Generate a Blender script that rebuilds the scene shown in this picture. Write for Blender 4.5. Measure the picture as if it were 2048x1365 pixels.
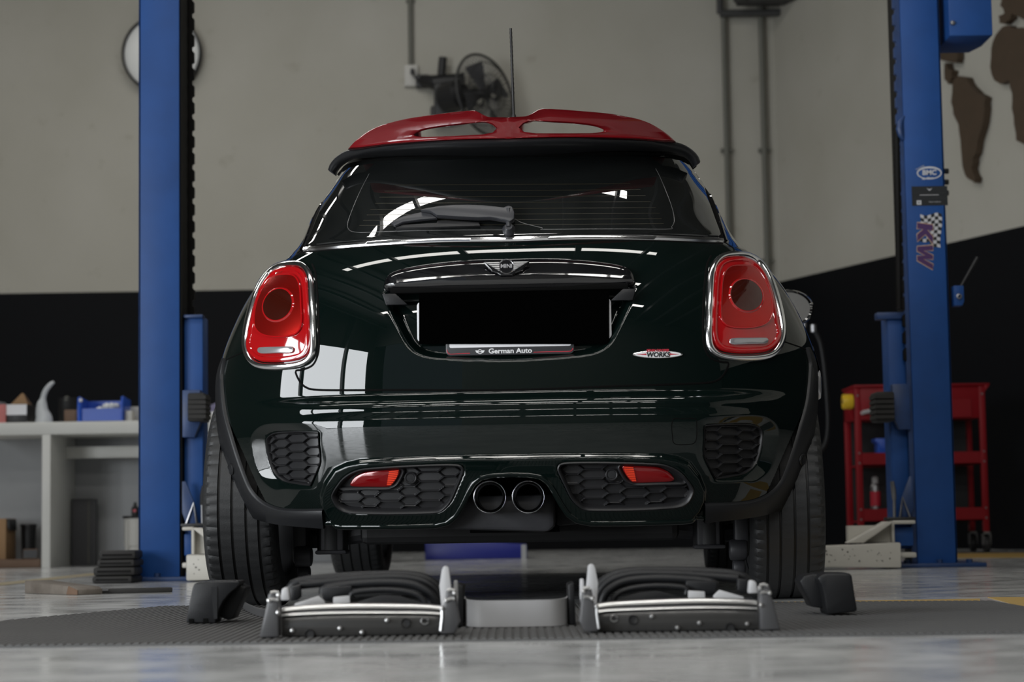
import bpy, bmesh, math, random
import numpy as np
from mathutils import Vector, Matrix, Euler

# ------------------------------------------------------------------ camera, world, lights, exposure
for o in list(bpy.data.objects): bpy.data.objects.remove(o, do_unlink=True)
SC = bpy.context.scene
COL = SC.collection
F_PX, PCX, PCY = 4080.0, 1024.0, 682.5
CAM_H, PITCH, ROLL = 0.235, math.radians(5.0), math.radians(0.88)
CAR_X, CAR_Y, YAW = 0.0167, 5.886, math.radians(2.45)
cam_d = bpy.data.cameras.new('camera'); cam = bpy.data.objects.new('camera', cam_d); COL.objects.link(cam)
cam_d.sensor_width = 36.0; cam_d.lens = F_PX / 2048 * 36.0
cam_d.clip_start = 0.05; cam_d.clip_end = 200
cam_d.dof.use_dof = True; cam_d.dof.focus_distance = 5.8; cam_d.dof.aperture_fstop = 3.9
_f = Vector((0, math.cos(PITCH), math.sin(PITCH))); _r0 = Vector((1, 0, 0)); _u0 = _r0.cross(_f)
_r = _r0 * math.cos(ROLL) - _u0 * math.sin(ROLL); _u = _r0 * math.sin(ROLL) + _u0 * math.cos(ROLL)
cam.matrix_world = Matrix(((_r.x, _u.x, -_f.x, 0), (_r.y, _u.y, -_f.y, 0), (_r.z, _u.z, -_f.z, CAM_H), (0, 0, 0, 1)))
SC.camera = cam
wd = bpy.data.worlds.new('world'); SC.world = wd; wd.use_nodes = True
wd.node_tree.nodes['Background'].inputs[0].default_value = (0.62, 0.7, 0.8, 1)
wd.node_tree.nodes['Background'].inputs[1].default_value = 0.25
SC.view_settings.view_transform = 'Standard'; SC.view_settings.look = 'None'
SC.view_settings.exposure = 0.0; SC.view_settings.gamma = 1.0; SC.view_settings.use_curve_mapping = False

def area(name, loc, target, sx, sy, power, col=(1, 1, 1)):
    l = bpy.data.lights.new(name, 'AREA'); l.shape = 'RECTANGLE'; l.size = sx; l.size_y = sy; l.energy = power; l.color = col
    o = bpy.data.objects.new(name, l); COL.objects.link(o); o.location = loc
    d = Vector(target) - Vector(loc); o.rotation_euler = d.to_track_quat('-Z', 'Y').to_euler(); return o
#LIGHTS
# daylight through the wide open side of the hall on the left
area('daylight_opening', (-6.85, -1.7, 1.6), (0, -1.7, 1.6), 8.6, 3.1, 1250, (0.93, 0.97, 1.0))
# translucent roof sheets: long strips; last two added to brighten near floor and wall
for xc, yy, sx, sy, pw, ang in ((-0.7, 5.0, 5.4, 0.46, 110, 0.10), (-0.4, 0.3, 6.0, 0.42, 200, -0.05), (-0.8, -3.6, 9.0, 0.42, 320, 0.0), (-3.0, 11.6, 7.0, 0.5, 175, 0.0)):
    area('roof_and_fill_light', (xc, yy, 5.72), (xc, yy, 0), sx, sy, pw, (1.0, 0.98, 0.93)).rotation_euler = (0, 0, ang)

# ------------------------------------------------------------------ pixel <-> world helpers (real distances)
def ray(px, py):
    a0, b0 = px - PCX, PCY - py
    a = a0 * math.cos(ROLL) + b0 * math.sin(ROLL); b = -a0 * math.sin(ROLL) + b0 * math.cos(ROLL)
    r, u = a / F_PX, b / F_PX
    return np.array([r, math.cos(PITCH) - u * math.sin(PITCH), math.sin(PITCH) + u * math.cos(PITCH)])
_O = np.array([0, 0, CAM_H])
def AT(px, py, Y):
    d = ray(px, py); p = _O + d * (Y / d[1]); return p
def FL(px, py, z=0.0):
    d = ray(px, py); return _O + d * ((z - CAM_H) / d[2])
_c, _s = math.cos(YAW), math.sin(YAW)
def C2(px, py, Y):
    d = ray(px, py); x0, y0 = -CAR_X, -CAR_Y
    o = np.array([x0 * _c - y0 * _s, x0 * _s + y0 * _c, CAM_H]); q = np.array([d[0] * _c - d[1] * _s, d[0] * _s + d[1] * _c, d[2]])
    return o + q * ((Y - o[1]) / q[1])

# ------------------------------------------------------------------ materials
MATS = {}
def mat(name, col, rough=0.5, metal=0.0, coat=0.0, spec=0.5, noise=None, bump=None, trans=0.0, ior=1.5, coatr=0.03):
    """noise=(scale, amount, colour2): colour variation;  bump=(scale, strength)"""
    m = bpy.data.materials.new(name); m.use_nodes = True; nt = m.node_tree; b = nt.nodes['Principled BSDF']
    b.inputs['Base Color'].default_value = (*col, 1); b.inputs['Roughness'].default_value = rough
    b.inputs['Metallic'].default_value = metal; b.inputs['Coat Weight'].default_value = coat
    b.inputs['Coat Roughness'].default_value = coatr
    b.inputs['Specular IOR Level'].default_value = spec; b.inputs['Transmission Weight'].default_value = trans
    b.inputs['IOR'].default_value = ior
    tc = nt.nodes.new('ShaderNodeTexCoord')
    if noise:
        n = nt.nodes.new('ShaderNodeTexNoise'); n.inputs['Scale'].default_value = noise[0]; n.inputs['Detail'].default_value = 5
        nt.links.new(tc.outputs['Object'], n.inputs['Vector'])
        r = nt.nodes.new('ShaderNodeValToRGB'); e = r.color_ramp.elements
        e[0].position = 0.5 - 0.25; e[1].position = 0.5 + 0.25 
        e[0].color = (*col, 1); e[1].color = (*noise[2], 1)
        mx = nt.nodes.new('ShaderNodeMixRGB'); mx.inputs[0].default_value = noise[1]
        mx.inputs[1].default_value = (*col, 1); nt.links.new(n.outputs[0], r.inputs[0]); nt.links.new(r.outputs[0], mx.inputs[2])
        nt.links.new(mx.outputs[0], b.inputs['Base Color'])
    if bump:
        n = nt.nodes.new('ShaderNodeTexNoise'); n.inputs['Scale'].default_value = bump[0]; n.inputs['Detail'].default_value = 4
        nt.links.new(tc.outputs['Object'], n.inputs['Vector'])
        bp = nt.nodes.new('ShaderNodeBump'); bp.inputs['Strength'].default_value = bump[1]; bp.inputs['Distance'].default_value = 0.002
        nt.links.new(n.outputs[0], bp.inputs['Height']); nt.links.new(bp.outputs[0], b.inputs['Normal'])
    MATS[name] = m; return m
M_paint = mat('dark_green_paint', (0.0022, 0.0052, 0.0046), 0.5, 0.0, 1.0, 0.0, coatr=0.01)
M_red = mat('red_paint', (0.15, 0.001, 0.004), 0.4, 0.0, 1.0, 0.2, coatr=0.02)
M_glass = mat('tinted_glass', (0.006, 0.007, 0.007), 0.015, 0.0, 1.0, 0.9, coatr=0.0)
M_gloss = mat('black_gloss', (0.004, 0.004, 0.005), 0.05, 0.0, 1.0, 0.6)
M_trim = mat('black_plastic', (0.011, 0.0115, 0.013), 0.42, spec=0.3, bump=(400, 0.15))
M_grille = mat('grey_black_plastic', (0.014, 0.014, 0.0155), 0.4, spec=0.35)
M_gap = mat('panel_gap_black', (0.001, 0.001, 0.001), 0.8, spec=0.1)
M_rubber = mat('tyre_rubber', (0.013, 0.0135, 0.0145), 0.55, bump=(300, 0.2))
M_under = mat('underbody_black', (0.008, 0.008, 0.009), 0.6, bump=(60, 0.3))
M_under2 = mat('underbody_grey', (0.03, 0.03, 0.034), 0.5, bump=(60, 0.3))
M_chrome = mat('chrome', (0.85, 0.85, 0.87), 0.13, 1.0)
M_chromed = mat('smoked_chrome', (0.22, 0.22, 0.23), 0.12, 1.0)
M_lens = mat('red_lens', (0.36, 0.004, 0.006), 0.06, 0.0, 1.0, 0.7)
M_bowl = mat('red_reflector_bowl', (0.62, 0.015, 0.01), 0.22, 0.85, 1.0)
M_bowl2 = mat('dark_red_disc', (0.05, 0.006, 0.003), 0.1, 0.3, 1.0)
M_orange = mat('orange_reflector', (0.95, 0.06, 0.02), 0.25, 0.2, 1.0)
M_fog = mat('fog_lens', (0.19, 0.002, 0.004), 0.08, 0.2, 1.0)
M_clear = mat('clear_lamp_lens', (0.42, 0.42, 0.44), 0.15, 0.6, 1.0)
M_white = mat('white_print', (0.72, 0.72, 0.74), 0.5)
M_platew = mat('white_plate', (0.7, 0.7, 0.73), 0.4)
M_plateb = mat('plain_black_plate', (0.0008, 0.0008, 0.0008), 0.9, spec=0.0)
M_holder = mat('plate_holder_grey', (0.03, 0.031, 0.035), 0.4)
M_redprint = mat('red_print', (0.45, 0.02, 0.04), 0.4)
M_blackprint = mat('black_print', (0.01, 0.012, 0.014), 0.4)
M_wire = mat('heating_wire', (0.026, 0.022, 0.012), 0.4)
M_edge = mat('glass_edge_grey', (0.10, 0.10, 0.10), 0.2)
M_wiper = mat('wiper_grey_plastic', (0.03, 0.031, 0.036), 0.4)
M_blue = mat('blue_lift_paint', (0.014, 0.073, 0.27), 0.5, spec=0.3, noise=(5, 0.6, (0.011, 0.045, 0.16)), bump=(12, 0.1))
M_blued = mat('dark_blue_paint', (0.014, 0.05, 0.17), 0.45, noise=(14, 0.6, (0.01, 0.02, 0.05)))
M_grease = mat('greasy_black', (0.005, 0.0045, 0.004), 0.6, spec=0.15, bump=(80, 0.4))
M_armw = mat('chipped_white_paint', (0.52, 0.5, 0.45), 0.45)
M_cartred = mat('red_cart_paint', (0.23, 0.004, 0.009), 0.45, spec=0.3)
M_benchw = mat('white_laminate', (0.66, 0.66, 0.63), 0.5, noise=(3, 0.3, (0.5, 0.49, 0.45)))
M_benchi = mat('grey_panel', (0.36, 0.37, 0.38), 0.6, noise=(2, 0.4, (0.28, 0.28, 0.29)))
M_dark = mat('dark_plastic', (0.01, 0.01, 0.011), 0.5)
M_crate = mat('dark_blue_plastic', (0.008, 0.015, 0.2), 0.4)
M_slab = mat('dark_rubber_slab', (0.016, 0.015, 0.014), 0.7, bump=(50, 0.5))
M_wood = mat('weathered_wood', (0.10, 0.082, 0.066), 0.8, noise=(14, 0.9, (0.2, 0.175, 0.15)), bump=(40, 0.5))
M_woodb = mat('brown_wood', (0.13, 0.075, 0.045), 0.7, noise=(9, 0.6, (0.2, 0.13, 0.09)))
M_card = mat('cardboard', (0.34, 0.2, 0.1), 0.8, noise=(6, 0.4, (0.4, 0.26, 0.14)))
M_bluebin = mat('blue_plastic', (0.02, 0.09, 0.5), 0.35)
M_bag = mat('clear_plastic_bag', (0.5, 0.52, 0.54), 0.25, bump=(25, 0.8))
M_pink = mat('pink_red_card', (0.5, 0.16, 0.15), 0.6)
M_map = mat('brown_wood_map', (0.055, 0.036, 0.02), 0.75, noise=(12, 0.5, (0.08, 0.05, 0.03)))
M_pipe = mat('grey_conduit', (0.13, 0.13, 0.11), 0.5)
M_metal = mat('dull_steel', (0.3, 0.3, 0.31), 0.35, 0.9)
M_greyp = mat('light_grey_plastic', (0.4, 0.4, 0.41), 0.45)
M_greyd = mat('satin_grey_plastic', (0.06, 0.06, 0.063), 0.35)
M_yellow = mat('yellow_paint', (0.42, 0.27, 0.07), 0.5, noise=(7, 0.5, (0.3, 0.22, 0.1)))
M_yellow2 = mat('worn_yellow_paint', (0.30, 0.24, 0.13), 0.5, noise=(7, 0.6, (0.36, 0.33, 0.27)))
M_tape = mat('yellow_tape', (0.7, 0.45, 0.02), 0.4)
M_purple = mat('grey_purple_cloth', (0.13, 0.12, 0.2), 0.8)
M_kwp = mat('purple_print', (0.06, 0.02, 0.1), 0.5)
M_kwo = mat('orange_print', (0.6, 0.3, 0.06), 0.5)
M_kww = mat('white_sticker', (0.5, 0.5, 0.52), 0.5)
M_light = mat('white_enamel', (0.84, 0.85, 0.84), 0.35)
M_cream = mat('cream_box', (0.5, 0.49, 0.46), 0.5)
M_bundle = mat('dark_grey_cloth', (0.07, 0.07, 0.075), 0.8)

# ------------------------------------------------------------------ mesh builder
class MB:
    def __init__(s): s.v = []; s.f = []
    def add(s, vs, fs):
        k = len(s.v); s.v += [tuple(map(float, p)) for p in vs]; s.f += [tuple(i + k for i in f) for f in fs]; return s
    def box(s, c, d, rot=None):
        hx, hy, hz = d[0] / 2, d[1] / 2, d[2] / 2
        vs = [Vector((x * hx, y * hy, z * hz)) for x in (-1, 1) for y in (-1, 1) for z in (-1, 1)]
        if rot: R = Euler(rot).to_matrix(); vs = [R @ p for p in vs]
        vs = [p + Vector(c) for p in vs]
        return s.add(vs, [(0, 1, 3, 2), (4, 6, 7, 5), (0, 4, 5, 1), (2, 3, 7, 6), (0, 2, 6, 4), (1, 5, 7, 3)])
    def bx(s, a, b):
        return s.box([(a[i] + b[i]) / 2 for i in range(3)], [abs(b[i] - a[i]) for i in range(3)])
    def cyl(s, p0, p1, r0, r1=None, n=20, caps=True):
        r1 = r0 if r1 is None else r1; p0 = Vector(p0); p1 = Vector(p1); d = (p1 - p0).normalized(); q = d.to_track_quat('Z', 'Y').to_matrix()
        vs = []
        for p, r in ((p0, r0), (p1, r1)):
            for i in range(n):
                a = 2 * math.pi * i / n; vs.append(p + q @ Vector((r * math.cos(a), r * math.sin(a), 0)))
        fs = [(i, (i + 1) % n, n + (i + 1) % n, n + i) for i in range(n)]
        if caps: fs += [tuple(range(n - 1, -1, -1)), tuple(range(n, 2 * n))]
        return s.add(vs, fs)
    def tube(s, pts, r, n=8, closed=False, caps=True):
        pts = [Vector(p) for p in pts]; m = len(pts); vs = []; prev = None
        rr = r if hasattr(r, '__len__') else [r] * m
        for i, p in enumerate(pts):
            a = pts[(i - 1) % m] if (closed or i > 0) else p; b = pts[(i + 1) % m] if (closed or i < m - 1) else p
            t = (b - a).normalized()
            if prev is None: u = t.orthogonal().normalized()
            else: u = (prev - t * prev.dot(t)).normalized()
            prev = u; w = t.cross(u)
            for k in range(n):
                g = 2 * math.pi * k / n; vs.append(p + (u * math.cos(g) + w * math.sin(g)) * rr[i])
        fs = []
        for i in range(m if closed else m - 1):
            j = (i + 1) % m
            for k in range(n): fs.append((i * n + k, i * n + (k + 1) % n, j * n + (k + 1) % n, j * n + k))
        if caps and not closed: fs += [tuple(range(n - 1, -1, -1)), tuple(range((m - 1) * n, m * n))]
        return s.add(vs, fs)
    def lathe(s, prof, c, axis='Z', n=32, closed=False):
        """prof: list of (radius, along)"""
        vs = []; m = len(prof)
        for r, h in prof:
            for k in range(n):
                a = 2 * math.pi * k / n; x, y = r * math.cos(a), r * math.sin(a)
                vs.append({'Z': (c[0] + x, c[1] + y, c[2] + h), 'Y': (c[0] + x, c[1] + h, c[2] + y), 'X': (c[0] + h, c[1] + x, c[2] + y)}[axis])
        fs = []
        for i in range(m if closed else m - 1):
            j = (i + 1) % m
            for k in range(n): fs.append((i * n + k, i * n + (k + 1) % n, j * n + (k + 1) % n, j * n + k))
        return s.add(vs, fs)
    def prism(s, poly, fn, d0, d1):
        """poly: 2-D outline; fn(u, v, d) -> 3-D"""
        n = len(poly); vs = [fn(u, v, d0) for u, v in poly] + [fn(u, v, d1) for u, v in poly]
        fs = [tuple(range(n)), tuple(range(2 * n - 1, n - 1, -1))] + [(i, n + i, n + (i + 1) % n, (i + 1) % n) for i in range(n)]
        return s.add(vs, fs)
    def build(s, name, m, parent=None, smooth=35, bevel=0, seg=2, recalc=True, weld=0):
        me = bpy.data.meshes.new(name); me.from_pydata(s.v, [], s.f)
        if recalc or bevel:
            bm = bmesh.new(); bm.from_mesh(me)
            if weld: bmesh.ops.remove_doubles(bm, verts=bm.verts, dist=weld)
            if recalc: bmesh.ops.recalc_face_normals(bm, faces=bm.faces)
            if bevel:
                es = [e for e in bm.edges if len(e.link_faces) == 2 and e.calc_face_angle(0) > 0.6]
                bmesh.ops.bevel(bm, geom=es, offset=bevel, segments=seg, affect='EDGES', profile=0.5, clamp_overlap=True)
            bm.to_mesh(me); bm.free()
        me.materials.append(m)
        if bevel and smooth: smooth = min(smooth, 26)
        if smooth: me.shade_smooth(); me.set_sharp_from_angle(angle=math.radians(smooth))
        o = bpy.data.objects.new(name, me); COL.objects.link(o)
        if parent: o.parent = parent
        return o
def thing(name, label, cat, loc=(0, 0, 0), rz=0, group=None):
    o = bpy.data.objects.new(name, None); COL.objects.link(o); o.empty_display_size = 0.1
    o.location = tuple(map(float, loc)); o.rotation_euler = (0, 0, rz); o['label'] = label; o['category'] = cat
    if group: o['group'] = group
    return o
def tag(o, label, cat, group=None, loc=None):
    o['label'] = label; o['category'] = cat
    if group: o['group'] = group
    if loc is not None: o.location = tuple(map(float, loc))
    return o
def struct(o, label=None):
    o['kind'] = 'structure'
    if label: o['label'] = label
    return o
def text_mesh(name, body, size, m, parent, loc, rot, extr=0.0008, shear=0.0, offset=0.0, sx=1.0, align='CENTER'):
    cu = bpy.data.curves.new('lettering', 'FONT'); cu.body = body; cu.size = size; cu.extrude = extr; cu.shear = shear; cu.offset = offset
    cu.align_x = align; cu.align_y = 'CENTER'; cu.resolution_u = 3
    t = bpy.data.objects.new('lettering_curve', cu); COL.objects.link(t)
    dg = bpy.context.evaluated_depsgraph_get(); me = bpy.data.meshes.new_from_object(t.evaluated_get(dg))
    bpy.data.objects.remove(t, do_unlink=True); bpy.data.curves.remove(cu)
    me.materials.clear(); me.materials.append(m)
    o = bpy.data.objects.new(name, me); COL.objects.link(o); o.parent = parent; o.location = tuple(map(float, loc)); o.rotation_euler = rot; o.scale = (sx, 1, 1)
    return o
def spline_closed(p, n):
    p = np.asarray(p, float); m = len(p); out = []
    seg = np.linalg.norm(np.roll(p, -1, 0) - p, axis=1); cum = np.concatenate([[0], np.cumsum(seg)])
    for d in np.linspace(0, cum[-1], n, endpoint=False):
        i = min(int(np.searchsorted(cum, d, 'right') - 1), m - 1); t = (d - cum[i]) / max(seg[i], 1e-9)
        p0, p1, p2, p3 = p[(i - 1) % m], p[i], p[(i + 1) % m], p[(i + 2) % m]
        m1 = (p2 - p0) * 0.5; m2 = (p3 - p1) * 0.5; L = seg[i]
        for_m1 = m1 * (2 * L / max(seg[i] + seg[(i - 1) % m], 1e-9)); for_m2 = m2 * (2 * L / max(seg[i] + seg[(i + 1) % m], 1e-9))
        out.append((2 * t**3 - 3 * t**2 + 1) * p1 + (t**3 - 2 * t**2 + t) * for_m1 + (-2 * t**3 + 3 * t**2) * p2 + (t**3 - t**2) * for_m2)
    return np.array(out)
def spline_open(p, n):
    p = np.asarray(p, float)
    q = np.vstack([2 * p[0] - p[1], p, 2 * p[-1] - p[-2]]); seg = np.linalg.norm(np.diff(p, axis=0), axis=1); cum = np.concatenate([[0], np.cumsum(seg)]); out = []
    for d in np.linspace(0, cum[-1], n):
        i = min(int(np.searchsorted(cum, d, 'right') - 1), len(seg) - 1); t = (d - cum[i]) / max(seg[i], 1e-9)
        p0, p1, p2, p3 = q[i], q[i + 1], q[i + 2], q[i + 3]
        out.append(0.5 * ((2 * p1) + (p2 - p0) * t + (2 * p0 - 5 * p1 + 4 * p2 - p3) * t**2 + (3 * p1 - p0 - 3 * p2 + p3) * t**3))
    return np.array(out)
def sd_poly(P, poly):
    """signed distance, negative inside; P (N,2), poly (M,2)"""
    poly = np.asarray(poly); out = np.empty(len(P))
    for s in range(0, len(P), 20000):
        p = P[s:s + 20000]; d = np.full(len(p), 1e9); ins = np.zeros(len(p), bool)
        for i in range(len(poly)):
            a, b = poly[i], poly[(i + 1) % len(poly)]; e = b - a; w = p - a
            t = np.clip((w @ e) / max(e @ e, 1e-12), 0, 1); q = w - t[:, None] * e; d = np.minimum(d, (q * q).sum(1))
            cnd = (a[1] > p[:, 1]) != (b[1] > p[:, 1])
            with np.errstate(divide='ignore', invalid='ignore'):
                xi = a[0] + (p[:, 1] - a[1]) * (e[0]) / (e[1] if abs(e[1]) > 1e-12 else 1e-12)
            ins ^= cnd & (p[:, 0] < xi)
        out[s:s + 20000] = np.where(ins, -np.sqrt(d), np.sqrt(d))
    return out
def sm(x, a, b):
    t = np.clip((x - a) / (b - a), 0, 1); return t * t * (3 - 2 * t)

# ================================================================== the setting
WALL_Y = 15.4; WS = WALL_Y / 12.9
Z_DADO = float(AT(300, 583, WALL_Y)[2])
CORNER = AT(1562, 567, WALL_Y)
# right wall runs obliquely towards the camera: the point where its dado meets the frame edge
_d = ray(2048, 452); _t = (Z_DADO - CAM_H) / _d[2]; RW = _O + _d * _t
RDIR = np.array([RW[0] - CORNER[0], RW[1] - CORNER[1]]); RDIR /= np.linalg.norm(RDIR)     # along the wall, to the camera
RN = np.array([-RDIR[1], RDIR[0]]); 
if RN[0] > 0: RN = -RN                                                                       # into the room
def wall_mat(name):
    m = bpy.data.materials.new(name); m.use_nodes = True; nt = m.node_tree; b = nt.nodes['Principled BSDF']
    g = nt.nodes.new('ShaderNodeNewGeometry'); sx = nt.nodes.new('ShaderNodeSeparateXYZ'); nt.links.new(g.outputs['Position'], sx.inputs[0])
    n = nt.nodes.new('ShaderNodeTexNoise'); n.inputs['Scale'].default_value = 1.1; n.inputs['Detail'].default_value = 6
    nt.links.new(g.outputs['Position'], n.inputs['Vector'])
    r = nt.nodes.new('ShaderNodeValToRGB'); e = r.color_ramp.elements
    e[0].position = .3; e[0].color = (0.40, 0.385, 0.335, 1); e[1].position = .72; e[1].color = (0.46, 0.445, 0.40, 1)
    nt.links.new(n.outputs[0], r.inputs[0])
    n2 = nt.nodes.new('ShaderNodeTexNoise'); n2.inputs['Scale'].default_value = 5.5; n2.inputs['Detail'].default_value = 3
    nt.links.new(g.outputs['Position'], n2.inputs['Vector'])
    r2 = nt.nodes.new('ShaderNodeValToRGB'); r2.color_ramp.elements[0].position = .66; r2.color_ramp.elements[1].position = .76
    nt.links.new(n2.outputs[0], r2.inputs[0])
    st = nt.nodes.new('ShaderNodeMixRGB'); st.inputs[2].default_value = (0.33, 0.31, 0.26, 1); nt.links.new(r.outputs[0], st.inputs[1])
    mu = nt.nodes.new('ShaderNodeMath'); mu.operation = 'MULTIPLY'; mu.inputs[1].default_value = 0.5
    nt.links.new(r2.outputs[0], mu.inputs[0]); nt.links.new(mu.outputs[0], st.inputs[0])
    gt = nt.nodes.new('ShaderNodeMath'); gt.operation = 'GREATER_THAN'; gt.inputs[1].default_value = Z_DADO
    nt.links.new(sx.outputs[2], gt.inputs[0])
    mx = nt.nodes.new('ShaderNodeMixRGB'); mx.inputs[1].default_value = (0.0042, 0.0046, 0.006, 1)
    nt.links.new(gt.outputs[0], mx.inputs[0]); nt.links.new(st.outputs[0], mx.inputs[2]); nt.links.new(mx.outputs[0], b.inputs['Base Color'])
    b.inputs['Roughness'].default_value = 0.62; b.inputs['Specular IOR Level'].default_value = 0.12
    return m
M_wall = wall_mat('two_tone_wall_paint')
M_plain = mat('grey_wall_paint', (0.075, 0.073, 0.068), 0.7, noise=(1.5, 0.4, (0.06, 0.058, 0.05)))
M_ceil = mat('dark_roof_sheet', (0.06, 0.06, 0.055), 0.7)
M_beam = mat('roof_steel', (0.05, 0.05, 0.05), 0.6)
def floor_mat():
    m = bpy.data.materials.new('epoxy_floor'); m.use_nodes = True; nt = m.node_tree; b = nt.nodes['Principled BSDF']
    g = nt.nodes.new('ShaderNodeNewGeometry')
    n = nt.nodes.new('ShaderNodeTexNoise'); n.inputs['Scale'].default_value = 1.6; n.inputs['Detail'].default_value = 7
    nt.links.new(g.outputs['Position'], n.inputs['Vector'])
    r = nt.nodes.new('ShaderNodeValToRGB'); e = r.color_ramp.elements
    e[0].position = .32; e[0].color = (0.38, 0.385, 0.39, 1); e[1].position = .7; e[1].color = (0.56, 0.565, 0.56, 1)
    nt.links.new(n.outputs[0], r.inputs[0]); nt.links.new(r.outputs[0], b.inputs['Base Color'])
    n2 = nt.nodes.new('ShaderNodeTexNoise'); n2.inputs['Scale'].default_value = 7; n2.inputs['Detail'].default_value = 6
    nt.links.new(g.outputs['Position'], n2.inputs['Vector'])
    mr = nt.nodes.new('ShaderNodeMapRange'); mr.inputs[1].default_value = .35; mr.inputs[2].default_value = .7; mr.inputs[3].default_value = .1; mr.inputs[4].default_value = .27
    nt.links.new(n2.outputs[0], mr.inputs[0]); nt.links.new(mr.outputs[0], b.inputs['Roughness'])
    bp = nt.nodes.new('ShaderNodeBump'); bp.inputs['Strength'].default_value = .2; bp.inputs['Distance'].default_value = .002
    n3 = nt.nodes.new('ShaderNodeTexNoise'); n3.inputs['Scale'].default_value = 11; nt.links.new(g.outputs['Position'], n3.inputs['Vector'])
    nt.links.new(n3.outputs[0], bp.inputs['Height']); nt.links.new(bp.outputs[0], b.inputs['Normal'])
    return m
M_floor = floor_mat()
ZC = 5.8
struct(MB().bx((-7.2, -9.2, -0.12), (6.5, 17, 0.0)).build('floor', M_floor))
struct(MB().bx((-7.2, WALL_Y, 0), (CORNER[0] + 0.1, WALL_Y + .2, ZC)).build('wall_back', M_wall))
a = CORNER[:2]; b_ = a + RDIR * 22
mb = MB(); q = [a, b_, b_ - RN * .2, a - RN * .2]
mb.add([(p[0], p[1], 0) for p in q] + [(p[0], p[1], ZC) for p in q], [(0, 1, 2, 3), (7, 6, 5, 4)] + [(i, 4 + i, 4 + (i + 1) % 4, (i + 1) % 4) for i in range(4)])
struct(mb.build('wall_right', M_wall))
struct(MB().bx((-7.2, -9, 0), (-7.0, WALL_Y, ZC)).build('wall_left', M_plain))
mb = MB(); mb.bx((-2.2, -7.2, 0), (16, -7.0, ZC)); mb.bx((-7.0, -7.2, 3.7), (-2.2, -7.0, ZC)); mb.bx((-7, -7.2, 0), (-6.9, -7, 3.7))
struct(mb.build('wall_front', M_plain))
struct(MB().bx((-7.2, -9.2, ZC), (16, 17, ZC + .1)).build('ceiling', M_ceil))
# roof steel: rafters along the hall and purlins
for k, x in enumerate(np.arange(-6.4, 6.6, 1.15)):
    struct(MB().bx((x - .04, -7, 5.42), (x + .04, WALL_Y - .02, 5.6)).build('trim_%d' % (k + 1), M_beam))

for k, y in enumerate((-2.9, 1.0)): struct(MB().bx((-6.75, y - .12, 0), (-6.55, y + .12, ZC)).build('trim_%d' % (30 + k), M_beam))
# painted corner strip, pipes and the beam end up in the corner
def PW(px, py, off=0.05, Y=None):                 # a point in front of the back wall
    return AT(px, py, (Y or WALL_Y) - off)
mb = MB(); p, q = PW(1560, 0, .03), PW(1566, 567, .03); mb.tube([(p[0], p[1], 3.6), (p[0], p[1], Z_DADO)], .022, 6)
struct(mb.build('trim_40', M_plain))
for k, (px, r, lab, y0, y1) in enumerate(((1447, .022, 'grey conduit pipe on back wall, left of the pair near the corner', 26, 640), (1520, .024, 'grey conduit pipe on back wall, right of the pair near the corner', -40, 640))):
    p, q = PW(px, y0), PW(px, y1)
    o = thing('wall_pipe', lab, 'pipe', (p[0], p[1], q[2]))
    mb = MB().tube([(0, 0, 0), (0, 0, p[2] - q[2])], r, 10); mb.build('pipe', M_pipe, o)
    for zz in (.45, 1.3): MB().box((0, .02, zz), (.09, .03, .03)).build('clamp', M_pipe, o)
p, q = PW(1440, 27, .08), PW(1560, 27, .08)
o = thing('overhead_pipe', 'dark horizontal pipe under the roof, joining the corner pipes', 'pipe', (p[0], p[1], p[2]))
MB().tube([(0, 0, 0), (q[0] - p[0], 0, 0)], .03, 10).build('pipe', M_beam, o)
MB().tube([(.0, 0, 0), (0, 0, .5)], .026, 10).build('riser', M_beam, o)
q2 = PW(1505, 0, .14)
o = thing('roof_bracket', 'dark steel bracket of the roof in the upper right corner', 'bracket', (q2[0], q2[1], q2[2] - .06))
mb = MB(); mb.box((.12, -.1, .06), (.5, .2, .1)); mb.build('plate', M_beam, o, bevel=.01)
mb = MB(); mb.box((.3, -.35, .1), (.1, 1.0, .12), (0, 0, math.atan2(-RDIR[0], -RDIR[1]) * -1)); mb.build('arm', M_beam, o, bevel=.01)
MB().cyl((-.12, -.2, 0), (-.12, -.2, .2), .05).build('bolt', M_beam, o)

# yellow floor lines (paint)
def strip_floor(name, pts, z=.0015, m=None):
    P = [FL(*p) for p in pts]; mb = MB(); n = len(P)
    mb.add([(p[0], p[1], 0.0) for p in P] + [(p[0], p[1], z) for p in P], [tuple(range(n - 1, -1, -1)), tuple(range(n, 2 * n))] + [(i, (i + 1) % n, n + (i + 1) % n, n + i) for i in range(n)])
    return struct(mb.build(name, m or M_yellow, smooth=0))
strip_floor('trim_50', [(1975, 1196), (2100, 1196), (2160, 1222), (2050, 1216)])
strip_floor('trim_51', [(1500, 1206.5), (1960, 1199), (1960, 1203), (1500, 1210.5)])
a_, b_ = FL(-60, 1176), FL(200, 1148); t_ = (b_ - a_) / np.linalg.norm(b_ - a_); n_ = np.array([-t_[1], t_[0], 0]) * .06; mb = MB(); P = [a_ + n_, a_ - n_, b_ - n_, b_ + n_]
mb.add([(p[0], p[1], 0) for p in P] + [(p[0], p[1], .0015) for p in P], [(3, 2, 1, 0), (4, 5, 6, 7)] + [(i, (i + 1) % 4, 4 + (i + 1) % 4, 4 + i) for i in range(4)]); struct(mb.build('trim_52', M_yellow2, smooth=0))
strip_floor('trim_53', [(1900, 1108), (2100, 1106), (2100, 1116), (1900, 1117)])

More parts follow.
